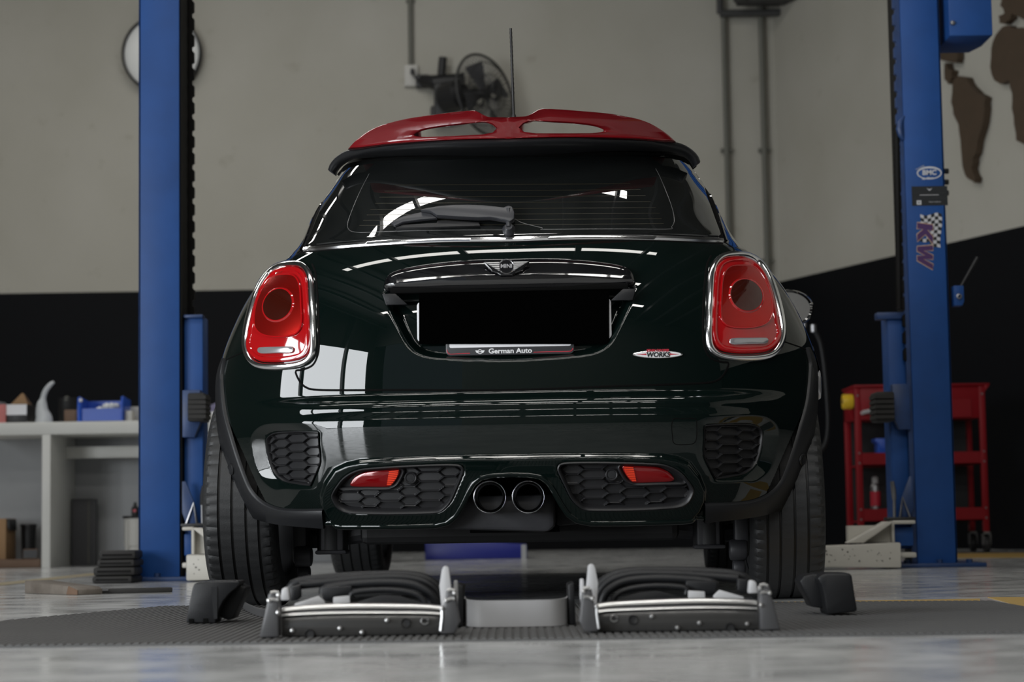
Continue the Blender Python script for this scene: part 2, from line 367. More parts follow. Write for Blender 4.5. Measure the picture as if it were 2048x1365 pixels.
# ------------------------------------------------------------------ on the back wall
p = PW(326, 110, .02); R = .255 * WS
o = thing('wall_lamp', 'round white wall fitting partly hidden behind the left lift post', 'lamp', (p[0], p[1], p[2]))
MB().lathe([(R * 1.0, 0), (R, -.07), (R * .95, -.08), (R * .95, -.05)], (0, 0, 0), 'Y', 48).build('rim', M_dark, o)
MB().lathe([(0.0, -.10), (R * .5, -.095), (R * .85, -.075), (R * .95, -.05)], (0, 0, 0), 'Y', 48).build('face', M_light, o)
# socket box with conduit
p = PW(822, 150); zc = p[2]
o = thing('wall_socket', 'white wall socket box with a black plug, left of the wall fan', 'socket', (p[0], p[1] + .04, zc))
MB().box((0, 0, 0), (.088 * WS, .06, .14 * WS)).build('housing', M_cream, o, bevel=.008)
mb = MB(); mb.box((.012, -.045, .025), (.03, .05, .04)); mb.tube([(.012, -.06, .02), (.03, -.08, -.03), (.06, -.07, -.05)], .007, 6); mb.build('plug', M_dark, o, bevel=.004)
o2 = thing('conduit_pipe', 'grey conduit pipe running up from the white wall socket', 'pipe', (p[0], p[1] + .03, zc + .07 * WS + .002))
MB().tube([(0, 0, 0), (0, 0, 2.2)], .020, 10).build('pipe', M_pipe, o2)
mb = MB(); mb.box((0, .015, .5), (.07, .02, .03)); mb.build('clamp', M_pipe, o2)
# wall fan
FY = .45
p = PW(885, 170, .06)
o = thing('wall_fan', 'black wall fan with a wire cage, behind the car antenna', 'fan', (p[0], p[1], p[2]))
def fl(px, py, off): r_ = PW(px, py, off); return (r_[0] - p[0], r_[1] - p[1], r_[2] - p[2])
mb = MB(); t0 = fl(886, 115, .1); t1 = fl(882, 160, .1); mb.tube([t0, t1], .032, 12); mb.build('upright', M_dark, o)
mb = MB(); l0 = fl(842, 160, .05); l1 = fl(930, 160, .12); mb.tube([l0, fl(870, 166, .12), l1], [.036, .06, .054], 12)
mb.box(fl(845, 163, .03), (.1, .06, .1)); mb.build('bracket', M_dark, o, bevel=.008)
c_m = Vector(fl(902, 195, .28)); c_c = Vector(fl(970, 190, .42))
ax = Vector((.72, -.62, .12)).normalized()
mb = MB(); mb.tube([c_m - ax * .10, c_m - ax * .05, c_m + ax * .1, c_m + ax * .14], [.06, .115, .115, .06], 20); mb.build('motor', M_dark, o)
mb = MB(); mb.box(fl(890, 205, .15), (.16, .22, .26)); mb.box(fl(885, 232, .12), (.18, .14, .14)); mb.build('neck', M_dark, o, bevel=.02)
qx = ax.to_track_quat('Z', 'Y').to_matrix(); RC = .262 * WS
def cag(a, r, h): return c_c + qx @ Vector((r * math.cos(a), r * math.sin(a), h))
mb = MB(); mb.tube([cag(2 * math.pi * i / 40, RC, 0) for i in range(40)], .010, 6, closed=True)
for rr, hh in ((RC * .75, .06), (RC * .45, .075), (RC * .2, .08), (RC * .7, -.06), (RC * .4, -.07)): mb.tube([cag(2 * math.pi * i / 32, rr, hh) for i in range(32)], .003, 4, closed=True)
for i in range(54):
    a = 2 * math.pi * i / 54
    mb.tube([cag(a, .04, .08), cag(a, RC * .7, .065), cag(a, RC, 0), cag(a, RC * .7, -.065), cag(a, .05, -.07)], .0028, 4)
mb.build('cage', M_dark, o)
for i in range(4):
    a = 2 * math.pi * i / 4 + .4; mb = MB(); P = []
    for t in np.linspace(0, 1, 6):
        r_ = .03 + t * (RC * .82 - .03); w = .25 + .35 * math.sin(t * 2.2)
        P += [cag(a - w * .6, r_, .02), cag(a + w * .6, r_, -.02)]
    fs = [(2 * k, 2 * k + 1, 2 * k + 3, 2 * k + 2) for k in range(5)]; n = len(P); off = ax * .003
    mb.add(P + [q_ + off for q_ in P], fs + [tuple(n + i_ for i_ in reversed(f_)) for f_ in fs]); mb.build('blade', M_bundle, o)
MB().tube([c_m + ax * .1, c_c + ax * .03], .035, 14).build('hub', M_dark, o)

# ------------------------------------------------------------------ world map cut-outs on the right wall
def RWp(px, py, off=0.0):                          # a point on the right wall
    d = ray(px, py); n3 = np.array([RN[0], RN[1], 0]); a3 = np.array([CORNER[0], CORNER[1], 0]) + n3 * off
    t = ((a3 - _O) @ n3) / (d @ n3); return _O + d * t
def cutout(name, pts, label, sub=2):
    P = [(1850 + x / 3.412, y / 3.412) for x, y in pts]
    rnd = random.Random(len(pts)); Q = []
    for i in range(len(P)):
        a, b = np.array(P[i]), np.array(P[(i + 1) % len(P)])
        Q.append(a); mid = (a + b) / 2 + np.array([rnd.uniform(-1.6, 1.6), rnd.uniform(-1.6, 1.6)]); Q.append(mid)
    W3 = [RWp(x, y, 0.036) for x, y in Q]; c = np.mean(W3, axis=0); n3 = np.array([RN[0], RN[1], 0]); n = len(W3); mb = MB()
    mb.add([w - c + n3 * .02 for w in W3] + [w - c - n3 * .03 for w in W3], [tuple(range(n)), tuple(range(2 * n - 1, n - 1, -1))] + [(i, n + i, n + (i + 1) % n, (i + 1) % n) for i in range(n)])
    return tag(mb.build(name, M_map, smooth=0), label, 'wall decoration', 'wooden world map pieces', c)
cutout('map_piece', [(205, 560), (240, 520), (300, 530), (330, 590), (380, 640), (430, 665), (425, 740), (415, 830), (390, 920), (370, 1010), (345, 1080), (335, 1150), (365, 1220), (355, 1250), (315, 1225), (285, 1180), (268, 1080), (258, 950), (245, 850), (210, 780), (195, 700)], 'brown wooden South America cut-out on the wall right of the right lift post')
cutout('map_piece', [(150, 440), (165, 430), (175, 470), (200, 480), (195, 510), (198, 535), (192, 560), (175, 575), (150, 545)], 'small brown wooden Central America cut-out on the wall beside the right lift post')
cutout('map_piece', [(90, 320), (240, 330), (240, 400), (235, 430), (170, 420), (100, 400)], 'brown wooden Mexico cut-out on the wall just below the blue control box')
cutout('map_piece', [(545, 185), (590, 175), (640, 195), (700, 190), (800, 220), (880, 300), (930, 430), (980, 560), (930, 700), (880, 860), (780, 980), (700, 990), (640, 960), (625, 850), (610, 740), (612, 640), (590, 550), (530, 575), (490, 550), (462, 460), (470, 330), (500, 240)], 'big brown wooden Africa cut-out on the wall at the right frame edge')
cutout('map_piece', [(530, -40), (540, 0), (530, 40), (560, 90), (520, 110), (525, 160), (560, 165), (600, 130), (610, 95), (640, 110), (680, 130), (760, 100), (800, 0), (760, -90), (600, -120)], 'brown wooden Europe cut-out on the wall in the top right corner')

# ================================================================== the car
CAR = thing('hatchback_car', 'dark green hatchback seen from behind, red roof spoiler, twin central exhausts', 'car', (CAR_X, CAR_Y, 0), -YAW)
def ncs(xs, ys):                                   # natural cubic spline, tabulated
    xs, ys = np.array(xs, float), np.array(ys, float); n = len(xs); h = np.diff(xs); A = np.eye(n); r = np.zeros(n)
    for i in range(1, n - 1):
        A[i, i - 1], A[i, i], A[i, i + 1] = h[i - 1], 2 * (h[i - 1] + h[i]), h[i]; r[i] = 6 * ((ys[i + 1] - ys[i]) / h[i] - (ys[i] - ys[i - 1]) / h[i - 1])
    M = np.linalg.solve(A, r); g = np.linspace(xs[0], xs[-1], 3000); k = np.clip(np.searchsorted(xs, g, 'right') - 1, 0, n - 2)
    a = (xs[k + 1] - g) / h[k]; b = (g - xs[k]) / h[k]
    v = a * ys[k] + b * ys[k + 1] + ((a**3 - a) * M[k] + (b**3 - b) * M[k + 1]) * h[k]**2 / 6
    return lambda x: np.interp(x, g, v)
fW = ncs([.15, .22, .30, .40, .50, .60, .68, .79, .88, .965, 1.01, 1.10, 1.19, 1.25, 1.30, 1.34, 1.37, 1.39, 1.405, 1.412],
         [.73, .78, .825, .85, .86, .858, .846, .806, .758, .688, .642, .600, .554, .520, .475, .42, .35, .27, .14, .02])
_fYl = ncs([.15, .25, .35, .45, .567, .65, .75, .83, .90, .945, .97, .985], [-.46, -.50, -.53, -.548, -.556, -.557, -.551, -.537, -.513, -.486, -.464, -.448])
_zu = np.array([.985, 1.02, 1.06, 1.10, 1.14, 1.18, 1.22, 1.25]); _yu = -.448 + .41 * (_zu - .985) + 1.1 * (_zu - .985)**2
_fYu = ncs(list(_zu) + [1.30, 1.34, 1.37, 1.39, 1.412], list(_yu) + [-.195, -.08, .08, .2, .42])
def fY(z): z = np.asarray(z, float); return np.where(z < .985, _fYl(z), _fYu(z))
fD = ncs([.15, .5, .8, 1.0, 1.25, 1.42], [.52, .52, .50, .45, .40, .15])
fFY = ncs([.15, .3, .5, .7, .82, .9, .95, .985, 1.1, 1.25, 1.34, 1.39, 1.412], [3.05, 3.16, 3.2, 3.13, 2.98, 2.65, 2.25, 2.0, 1.72, 1.38, 1.2, .98, .7])
NE = 2.6
_bz = [.15, .20, .24, .28, .34, .40, .44, .485, .500, .510, .520, .532, .540, .547, .555, .562, .568, 2.0]
_bv = [.02, .04, .05, .055, .058, .056, .054, .052, .050, .046, .0425, .041, .038, .031, .020, .007, .0, .0]
_bg = np.linspace(.15, .7, 2000); _bt = np.interp(_bg, _bz, _bv); _k = np.hanning(13); _k /= _k.sum(); _bt = np.convolve(np.pad(_bt, 6, 'edge'), _k, 'valid')
def base(x, z):
    x = np.asarray(x, float); z = np.asarray(z, float); w = fW(z); q = np.clip(np.abs(x) / w, 0, .9995)
    y = fY(z) + fD(z) * (1 - (1 - q**NE)**(1 / NE))
    return y - np.interp(z, _bg, _bt) * (1 - sm(np.abs(x), .5, .80))
def normal(x, z):
    e = 1.5e-3; w = fW(z) * .999; xa = np.clip(x - e, -w, w); xb = np.clip(x + e, -w, w)
    gx = (base(xb, z) - base(xa, z)) / np.maximum(xb - xa, 1e-6); gz = (base(x, z + e) - base(x, z - e)) / (2 * e)
    n = np.stack([gx, -np.ones_like(gx), gz], -1); return n / np.linalg.norm(n, axis=-1, keepdims=True)
def SURF(xz, off=0.0):
    xz = np.atleast_2d(np.asarray(xz, float)); x, z = xz[:, 0], xz[:, 1]; x = np.clip(x, -fW(z) * .998, fW(z) * .998)
    p = np.stack([x, base(x, z), z], -1); return p + normal(x, z) * (np.asarray(off) if np.ndim(off) == 0 else np.asarray(off)[:, None])
def PX(pts):                                       # picture pixels -> (x, z) on the car's rear surface
    out = []
    for px, py in pts:
        Y = -.5
        for _ in range(12):
            q = C2(px, py, Y); Y = .5 * Y + .5 * float(base(np.clip(q[0], -fW(q[2]) * .99, fW(q[2]) * .99), q[2]))
        q = C2(px, py, Y); out.append((q[0], q[2]))
    return np.array(out)
MIR = np.array([-1.0, 1.0])
def inset(P, d):                                   # move an outline inwards by d
    P = np.asarray(P); a = np.roll(P, 1, 0); b = np.roll(P, -1, 0); t = b - a; t /= np.maximum(np.linalg.norm(t, axis=1, keepdims=True), 1e-9)
    n = np.stack([-t[:, 1], t[:, 0]], 1); A = 0.5 * np.sum(P[:, 0] * np.roll(P[:, 1], -1) - np.roll(P[:, 0], -1) * P[:, 1])
    return P + n * d * (1 if A > 0 else -1)
def patch(name, P, rings, m, parent, fill=0, dome=0.0, smooth=35):
    """P: outline (x, z) on the rear surface; rings: (inset, offset) pairs; fill: number of shrinking rings"""
    mb = MB(); n = len(P); L = []
    for d, off in rings: I = inset(P, d); L.append(SURF(I, off(I) if callable(off) else off))
    if fill:
        I = inset(P, rings[-1][0]); c = I.mean(0); o0 = rings[-1][1]
        for k in range(1, fill):
            t = 1 - k / fill; L.append(SURF(c + (I - c) * t, o0 + dome * (1 - t * t)))
    vs = np.vstack(L); fs = []
    for k in range(len(L) - 1):
        for i in range(n): j = (i + 1) % n; fs.append((k * n + i, k * n + j, (k + 1) * n + j, (k + 1) * n + i))
    if fill:
        vs = np.vstack([vs, SURF(c[None], o0 + dome)]); ci = len(vs) - 1; k = len(L) - 1
        fs += [(k * n + i, k * n + (i + 1) % n, ci) for i in range(n)]
    mb.add(vs, fs); return mb.build(name, m, parent, smooth)
def ribbon(name, pts, w, off, m, parent, closed=False, n=None, h=None):
    """a thin raised strip along a path on the rear surface"""
    P = (spline_closed(pts, n or 120) if closed else spline_open(pts, n or 60)); t = np.gradient(P, axis=0)
    if closed: t = np.roll(P, -1, 0) - np.roll(P, 1, 0)
    t /= np.maximum(np.linalg.norm(t, axis=1, keepdims=True), 1e-9); q = np.stack([-t[:, 1], t[:, 0]], 1); k = len(P); h = off if h is None else h
    L = [SURF(P - q * w / 2, off - h), SURF(P - q * w * .35, off), SURF(P + q * w * .35, off), SURF(P + q * w / 2, off - h)]
    fs = []
    for i in range(k if closed else k - 1):
        j = (i + 1) % k
        for a in range(3): fs.append((a * k + i, a * k + j, (a + 1) * k + j, (a + 1) * k + i))
    return MB().add(np.vstack(L), fs).build(name, m, parent, 50)

# ---- outlines read from the picture, left half (mirrored for the right)
P_insert = spline_closed(PX([(669, 989), (671, 997), (679, 1010), (695, 1019), (737, 1022), (785, 1023), (866, 1021), (880, 1018.5), (888, 1013), (901, 999), (914, 970), (923, 949), (925.5, 941), (923, 934), (914, 931), (866, 931), (809, 933.5), (753, 937), (721, 941), (696, 953), (679, 971)]), 140)
P_fogbez = spline_closed(PX([(677, 973), (685, 965), (697, 953), (717, 942), (760, 938.5), (797, 936.5), (805, 939), (807, 944), (799, 962), (792, 971), (785, 975), (775, 978), (730, 978.5), (682, 978.5)]), 80)
P_fog = spline_closed(PX([(700.5, 969), (706, 960), (712.5, 953.5), (730, 945.5), (755, 942), (779, 940.5), (797, 939), (799.5, 942), (797, 951), (786, 969), (778, 973.5), (740, 974), (704.5, 973)]), 70)
P_fogor = np.array(PX([(779, 942.5), (797.5, 940.5), (796, 949), (787, 965), (780, 970.5), (774.5, 971), (776.5, 958)]))
P_cg = spline_closed(PX([(522, 886), (523.5, 879), (528, 873.5), (540, 867.5), (570, 865), (634, 865), (636, 868), (637, 888.6), (639.5, 915), (638.5, 929), (632, 945), (620, 971), (616, 972.5), (582, 970.6), (558.6, 966), (538.7, 949.5), (528, 924), (523, 900)]), 140)
P_cgo = spline_closed(PX([(501, 886), (507, 867.5), (521, 854.6), (541, 849), (570, 848), (620, 848), (646, 850), (652, 868), (654, 890), (655, 915), (652, 935), (643, 958), (634, 977), (600, 978.5), (568, 977.5), (550, 979), (536, 972), (521, 956.6), (510.5, 935.5), (503.5, 906)]), 140)
P_recess = PX([(768, 583), (772, 600), (778, 620), (789, 645), (800, 668), (812, 690), (824, 703), (840, 712), (860, 717.5), (900, 721), (960, 723.5), (1020, 724)]); P_recess[-1, 0] = 0
_h = P_recess; P_recess = np.vstack([_h, (_h * MIR)[::-1][1:]]); P_recess = np.vstack([P_recess, [[.15, _h[0, 1] + .004], [0, _h[0, 1] + .006], [-.15, _h[0, 1] + .004]]])
P_recess = spline_closed(P_recess, 240)
_h = PX([(769, 580), (768.5, 570), (772, 559), (782, 549), (800, 542), (830, 535.5), (870, 529.5), (920, 524.5), (970, 522), (1019, 521.5)]); _h[-1, 0] = 0
P_garn = np.vstack([_h, (_h * MIR)[::-1][1:]]); _b = PX([(1019, 580.5)]); zg = _b[0, 1]
P_garn = np.vstack([P_garn, [[.30, zg + .001], [.15, zg + .0005], [0, zg], [-.15, zg + .0005], [-.30, zg + .001]]]); P_garn = spline_closed(P_garn, 240)
_h = PX([(1019, 911), (960, 911), (880, 913), (801, 916), (721, 920), (693, 926), (669, 937), (650, 965), (641, 992), (644, 1015), (655, 1036), (680, 1060)]); _h[0, 0] = .02
P_pod = np.vstack([_h, [[_h[-1, 0], .12], [.02, .12]]])
_h = PX([(1019, 951), (985, 953), (962, 958), (948, 968), (938, 985), (926, 1010), (912, 1033), (896, 1045), (870, 1051), (800, 1053), (690, 1053), (660, 1050), (632, 1053), (569, 1047), (527, 1039), (502, 1027), (482, 997), (465, 957), (453, 912), (446, 882), (439, 833), (437, 800)])
_h[0, 0] = 0; ZBX = np.abs(_h[:, 0]); ZBZ = _h[:, 1]; ZBX = np.maximum.accumulate(ZBX + np.arange(len(ZBX)) * 1e-6)
def zb(x): return np.interp(np.abs(x), ZBX, ZBZ)
P_chrome = spline_closed(PX([(584, 525), (607.5, 528), (621.5, 541), (628.6, 560), (631, 597), (633.7, 656), (634.4, 691), (631, 712), (619, 728), (598, 736.6), (560.6, 740.6), (525.5, 739), (506.7, 732), (492.7, 714), (487.5, 691), (490, 663), (497, 630), (508, 595), (521, 567), (539.5, 543), (560.6, 529)]), 120)
P_lens = spline_closed(PX([(581.7, 537.4), (603, 541), (614.5, 552.6), (619, 574), (621.5, 620.6), (623.4, 667.5), (621.5, 695.6), (610, 714), (584, 722.6), (551, 725), (521, 722.6), (504, 709.7), (497, 691), (501, 667.5), (508, 630), (518.4, 592.5), (532.5, 564), (553.6, 543)]), 120)
P_bowl = spline_closed(PX([(570, 555), (593, 557), (604, 573), (607.5, 611), (607.5, 655), (596, 671), (560.6, 677), (530, 672), (517, 658), (516, 634.7), (523, 602), (537, 574), (551, 559.7)]), 90)
_cc = PX([(561.8, 613.6), (592, 613.6)]); DISC_C = _cc[0]; DISC_R = abs(_cc[1, 0] - _cc[0, 0])
P_rev = spline_closed(PX([(526, 698), (558, 696.5), (588, 696), (592, 699), (591, 705), (586, 707.5), (556, 708), (527, 708.5), (523, 705), (523.5, 700)]), 50)
def cgdep(x): return .002 + .016 * sm(np.abs(x), .50, .63)
def feat(x, z):
    """relief of the shell along its normal: recesses negative, raised pod rim positive"""
    f = np.zeros(len(x)); P = np.stack([-np.abs(x), z], 1)
    k = (z < .60); 
    if k.any():
        q = P[k]; ff = 0.012 * sm(-sd_poly(q, P_pod), -.002, .010)
        d = sd_poly(q, P_insert); ff = ff - 0.042 * sm(-d, -.004, .003)
        do, di = sd_poly(q, P_cgo), sd_poly(q, P_cg)
        dep = cgdep(q[:, 0])
        t = np.where(di < 0, 1.0, np.where(do < 0, -do / np.maximum(-do + np.maximum(di, 0), 1e-6), 0)); ff = ff - dep * t - .022 * sm(-di, -.001, .004); f[k] += ff
    k = (z > .6) & (z < .9) & (np.abs(x) < .42)
    if k.any():
        q = np.stack([x[k], z[k]], 1); f[k] -= .034 * sm(-sd_poly(q, P_recess), 0, .022)
    return f
def loft(z0, z1, dz, mtl, name, n_rear=230, n_side=110, relief=True, cap=False, fine=None):
    zs = np.arange(z0, z1 - 1e-6, dz); zs = np.append(zs, z1)
    t = np.linspace(0, math.pi / 2, n_rear)
    t = math.pi / 2 * (1 - (1 - t / (math.pi / 2))**1.15)
    rows = []
    for z in zs:
        w, y0, D, yf = float(fW(z)), float(fY(z)), float(fD(z)), float(fFY(z)); Df = min(D * 1.2, (yf - y0 - D) * .6)
        x = w * np.sin(t)**(2 / NE); x[-1] = w; yr = base(np.minimum(x, w * .9995), np.full_like(x, z)); yr[-1] = y0 + D
        pr = np.stack([x, yr, np.full_like(x, z)], 1)
        if relief and z < .95:
            nn = normal(np.minimum(x, w * .995), np.full_like(x, z)); pr = pr + nn * feat(x, np.full_like(x, z))[:, None]
        ys = np.linspace(y0 + D, yf - Df, n_side)[1:-1]; ps = np.stack([np.full_like(ys, w), ys, np.full_like(ys, z)], 1)
        tt = np.linspace(math.pi / 2, 0, 40); xf = w * np.sin(tt)**(2 / 2.4); yfv = yf - Df * (1 - np.cos(tt)**(2 / 2.4)); pf = np.stack([xf, yfv, np.full_like(xf, z)], 1); pf[-1, 0] = 0
        h = np.vstack([pr, ps, pf]); m_ = h[1:-1][::-1] * np.array([-1, 1, 1]); rows.append(np.vstack([h, m_]))
    R = np.array(rows); nr, nc = R.shape[:2]; V = R.reshape(-1, 3); i = np.arange(nr - 1)[:, None] * nc; j = np.arange(nc)[None]; j2 = (j + 1) % nc
    Fq = np.stack([i + j, i + j2, i + nc + j2, i + nc + j], -1).reshape(-1, 4); C = V[Fq].mean(1)
    if relief:
        keep = np.ones(len(Fq), bool); rear = C[:, 1] < .12
        keep &= ~(rear & (C[:, 2] < zb(C[:, 0])) & (np.abs(C[:, 0]) < .845))
        for cy in (-.012, 2.495): keep &= ~((np.abs(C[:, 0]) > .6) & ((C[:, 1] - cy)**2 + (C[:, 2] - .31)**2 < .372**2))
        Fq = Fq[keep]
    fs = [tuple(f) for f in Fq.tolist()]
    if cap: fs.append(tuple(range((nr - 1) * nc, nr * nc)))
    me = bpy.data.meshes.new(name); me.from_pydata(V.tolist(), [], fs); me.materials.append(mtl); me.shade_smooth()
    o = bpy.data.objects.new(name, me); COL.objects.link(o); o.parent = CAR; return o
Z_WAIST = .978
loft(.19, Z_WAIST, .0029, M_paint, 'body_shell', 360, 100)
loft(Z_WAIST, 1.25, .01, M_gloss, 'greenhouse', 150, 60, False)
loft(1.25, 1.411, .008, M_red, 'roof', 120, 60, False, True)
# lip along the lower edge of the bumper
xs = np.linspace(-.60, .60, 240); pts = SURF(np.stack([xs, np.minimum(zb(xs) + .004, .5)], 1), feat(xs, zb(xs) + .006) - .004)
MB().tube(pts, .009, 8).build('bumper_lip', M_paint, CAR, 60)

# ---- tailgate: glass, waist chrome, seams
_h = PX([(1019, 472.5), (900, 475), (760, 481.5), (660, 488), (617, 492), (613, 489), (628, 452), (646, 408), (662, 368), (672, 347), (688, 334), (720, 324), (780, 317), (900, 312), (1019, 310)])
_h[0, 0] = 0; _h[-1, 0] = 0
P_win = spline_closed(np.vstack([_h, (_h * MIR)[::-1][1:-1]]), 260)
patch('rear_window', P_win, [(0, .0005), (.002, .004), (.006, .0045)], M_glass, CAR, fill=22)
ribbon('window_edge_line', np.vstack([PX([(1019, 462), (760, 466), (715, 467), (700, 462), (697, 450), (705, 425), (722, 385), (740, 350)]), ]), .0016, .0052, M_edge, CAR, n=80, h=.0003)
q = PX([(1030, 440), (1045, 448), (1085, 458), (1100, 461), (1320, 461), (1342, 455), (1347, 440), (1340, 410), (1320, 360), (1310, 340)])
ribbon('window_edge_line', q, .0016, .0052, M_edge, CAR, n=80, h=.0003)
mb = MB()
for k, (py, xa, xb) in enumerate(((372, 790, 1260), (384, 770, 1280), (396, 760, 1290), (408, 752, 1300), (420, 742, 1310), (431, 735, 1318), (442, 728, 1322), (452, 720, 1326))):
    P = PX([(x, py + (x - 1019) * -.006) for x in np.linspace(xa, xb, 30)]); L = SURF(P, .0049); U = SURF(P + [0, .0011], .0049)
    mb.add(np.vstack([L, U]), [(i, i + 1, 30 + i + 1, 30 + i) for i in range(29)])
o = mb.build('heating_wires', M_wire, CAR); o['kind'] = 'stuff'
_h = PX([(1019, 479.5), (900, 480.5), (800, 484.5), (700, 491.5), (640, 497), (608, 500)]); _h[0, 0] = 0
P_waist = np.vstack([(_h)[::-1], (_h * MIR)[1:]])
ribbon('waist_chrome', P_waist, .0125, .006, M_chrome, CAR, n=160)
ribbon('panel_gap', P_waist - [0, .0085], .004, .0012, M_gap, CAR, n=160)
P_seam = PX([(624, 528), (631, 548), (635.5, 600), (637.5, 650), (638, 690), (635, 712), (625, 731), (605, 740), (592, 742), (593.5, 752), (603, 768), (614.5, 776.5), (631, 780), (680, 781), (800, 780.6), (1019, 780.5)]); P_seam[-1, 0] = 0
ribbon('panel_gap', np.vstack([P_seam, (P_seam * MIR)[::-1][1:]]), .0058, .0012, M_gap, CAR, n=300)
P_s2 = PX([(607, 500), (598, 507), (587, 515), (583, 526)]); P_s3 = PX([(489, 704), (470, 712), (451, 721)])
for P in (P_s2, P_s3):
    ribbon('panel_gap', P, .004, .0012, M_gap, CAR, n=20); ribbon('panel_gap', P * MIR, .004, .0012, M_gap, CAR, n=20)
# hatch edge lines on the pillars
P_h = PX([(608, 500), (625, 455), (645, 405), (664, 355), (676, 330), (688, 318)])
for s in (1, -1):
    ribbon('hatch_gap', P_h * [s, 1], .012, .003, M_gap, CAR, n=40)
    ribbon('hatch_edge', (P_h + [-.011, .002]) * [s, 1], .006, .005, M_gloss, CAR, n=40)

# ---- tail lamps
def circ(c, r, n=40, sx=1.0): a = np.linspace(0, 2 * math.pi, n, endpoint=False); return np.stack([c[0] + r * sx * np.cos(a), c[1] + r * np.sin(a)], 1)
for s in (1, -1):
    M2 = np.array([s, 1.0])
    bez = patch('tail_lamp', P_chrome * M2, [(-.001, -.004), (0, .005), (.0015, .009), (.005, .0125), (.011, .0135), (.0155, .0115), (.017, .004), (.0175, -.01)], M_chrome, CAR, smooth=60)
    patch('lens_rim', P_lens * M2, [(-.001, .0), (0, .008), (.003, .012), (.008, .0130), (.012, .0118), (.014, .009)], M_lens, bez, fill=10, dome=.003)
    patch('reflector_bowl', P_bowl * M2, [(-.0015, .011), (0, .0145), (.002, .0145), (.004, .0135)], M_lens, bez, fill=0)
    patch('reflector_bowl', P_bowl * M2, [(.002, .0142)], M_bowl, bez, fill=10, dome=-.0005)
    patch('lamp_disc', circ(DISC_C * M2, DISC_R, 48), [(-.003, .0138), (0, .0165), (.0015, .0165), (.003, .0155)], M_lens, bez)
    patch('lamp_disc', circ(DISC_C * M2, DISC_R, 48), [(.002, .0158)], M_bowl2, bez, fill=6, dome=.003)
    patch('reversing_lamp', P_rev * M2, [(-.001, .012), (0, .0155), (.001, .016)], M_clear, bez, fill=4, dome=.0005)
    ribbon('lens_step', np.array([P_bowl[i] for i in range(0, 90, 3)]) * M2, .003, .0155, M_lens, bez, closed=True, h=.003)

# ---- number plate, handle and badge
patch('tailgate_handle', P_garn, [(-.002, -.004), (0, .003), (.004, .012), (.010, .0185), (.020, .023)], M_gloss, CAR, fill=14, dome=.004, smooth=60)
mb = MB(); zt = zg
for x0 in np.linspace(-.30, .30, 2): pass
yb = float(base(0, .8))
mb.prism([(-.315, -.03), (-.30, .02), (.30, .02), (.315, -.03)], lambda u, v, d: (u, yb + .02 + v * .6, zt + d), -.004, .012); mb.build('handle_underside', M_gap, CAR, 40, bevel=.003)
for s in (-1, 1):
    mb = MB(); mb.prism([(s * .335, .0), (s * .30, .0), (s * .268, -.030), (s * .325, -.030)], lambda u, v, d: (u, yb + d, zt + v - .004), .0, .02); mb.build('plate_lamp_housing', M_trim, CAR, 40, bevel=.002)
def plane_pts(px0, px1, py0, py1, Y):
    a, b, c, d = C2(px0, py0, Y), C2(px1, py0, Y), C2(px1, py1, Y), C2(px0, py1, Y); return a, b, c, d
def rrect(x0, x1, z0, z1, r, n=5):
    out = []
    for cx, cz, a0 in ((x1 - r, z1 - r, 0), (x0 + r, z1 - r, 90), (x0 + r, z0 + r, 180), (x1 - r, z0 + r, 270)):
        for k in range(n + 1): a = math.radians(a0 + 90 * k / n); out.append((cx + r * math.cos(a), cz + r * math.sin(a)))
    return out
YP = yb + .012
A_, B_ = C2(834.6, 684, YP), C2(1221.8, 602, YP); tl = C2(836, 604, YP)
pl = MB().prism(rrect(A_[0], B_[0], A_[2] - .002, max(B_[2], tl[2]), .012), lambda u, v, d: (u, d, v), YP, YP + .004).build('number_plate', M_platew, CAR, 40, bevel=.0008)
a, b, c, d = plane_pts(838, 1218.5, 580.5, 688.5, YP - .006)
MB().prism([(d[0], d[2]), (c[0], c[2]), (b[0], b[2]), (a[0], a[2])], lambda u, v, dd: (u, dd, v), YP - .006, YP - .001).build('plain_panel', M_plateb, pl, 0)
h0, h1 = C2(892, 714, YP), C2(1148.5, 706, YP); zl = (h0[2] + h1[2]) / 2 - .0
hold = MB().prism(rrect(h0[0], h1[0], zl, zl + .12, .012), lambda u, v, d: (u, d, v), YP - .001, YP + .006).build('plate_holder', M_holder, CAR, 40, bevel=.0015)
w0, w1 = C2(899, 697, YP), C2(1142, 690, YP)
MB().prism(rrect(w0[0], w1[0], (w0[2] + w1[2]) / 2 - .001, zl + .10, .004), lambda u, v, d: (u, d, v), YP - .0022, YP).build('small_plate', M_platew, hold, 40)
RX = (math.radians(90), 0, 0)
g0 = C2(1020.5, 703.2, YP); text_mesh('lettering', 'German Auto', .0182, M_white, hold, (g0[0], YP - .0015, g0[2] + .001), RX, sx=1.12, offset=.0004)
e0 = C2(960, 704, YP)
def wings(mb, cx, cz, s, y, d=.0006):
    for k in (-1, 1):
        mb.prism([(cx + k * .006 * s, cz + .0035 * s), (cx + k * .0125 * s, cz + .0035 * s), (cx + k * .009 * s, cz - .003 * s), (cx + k * .005 * s, cz - .0035 * s)], lambda u, v, dd: (u, dd, v), y - d, y)
mb = MB(); wings(mb, e0[0], e0[2], 1.0, YP - .001); mb.lathe([(.0062, -.0008), (.0062, -.0014), (.0045, -.0014), (.0045, -.0008)], (e0[0], YP, e0[2]), 'Y', 24); mb.box((e0[0], YP - .0012, e0[2]), (.009, .0006, .0018)); mb.build('winged_logo', M_white, hold, 0)
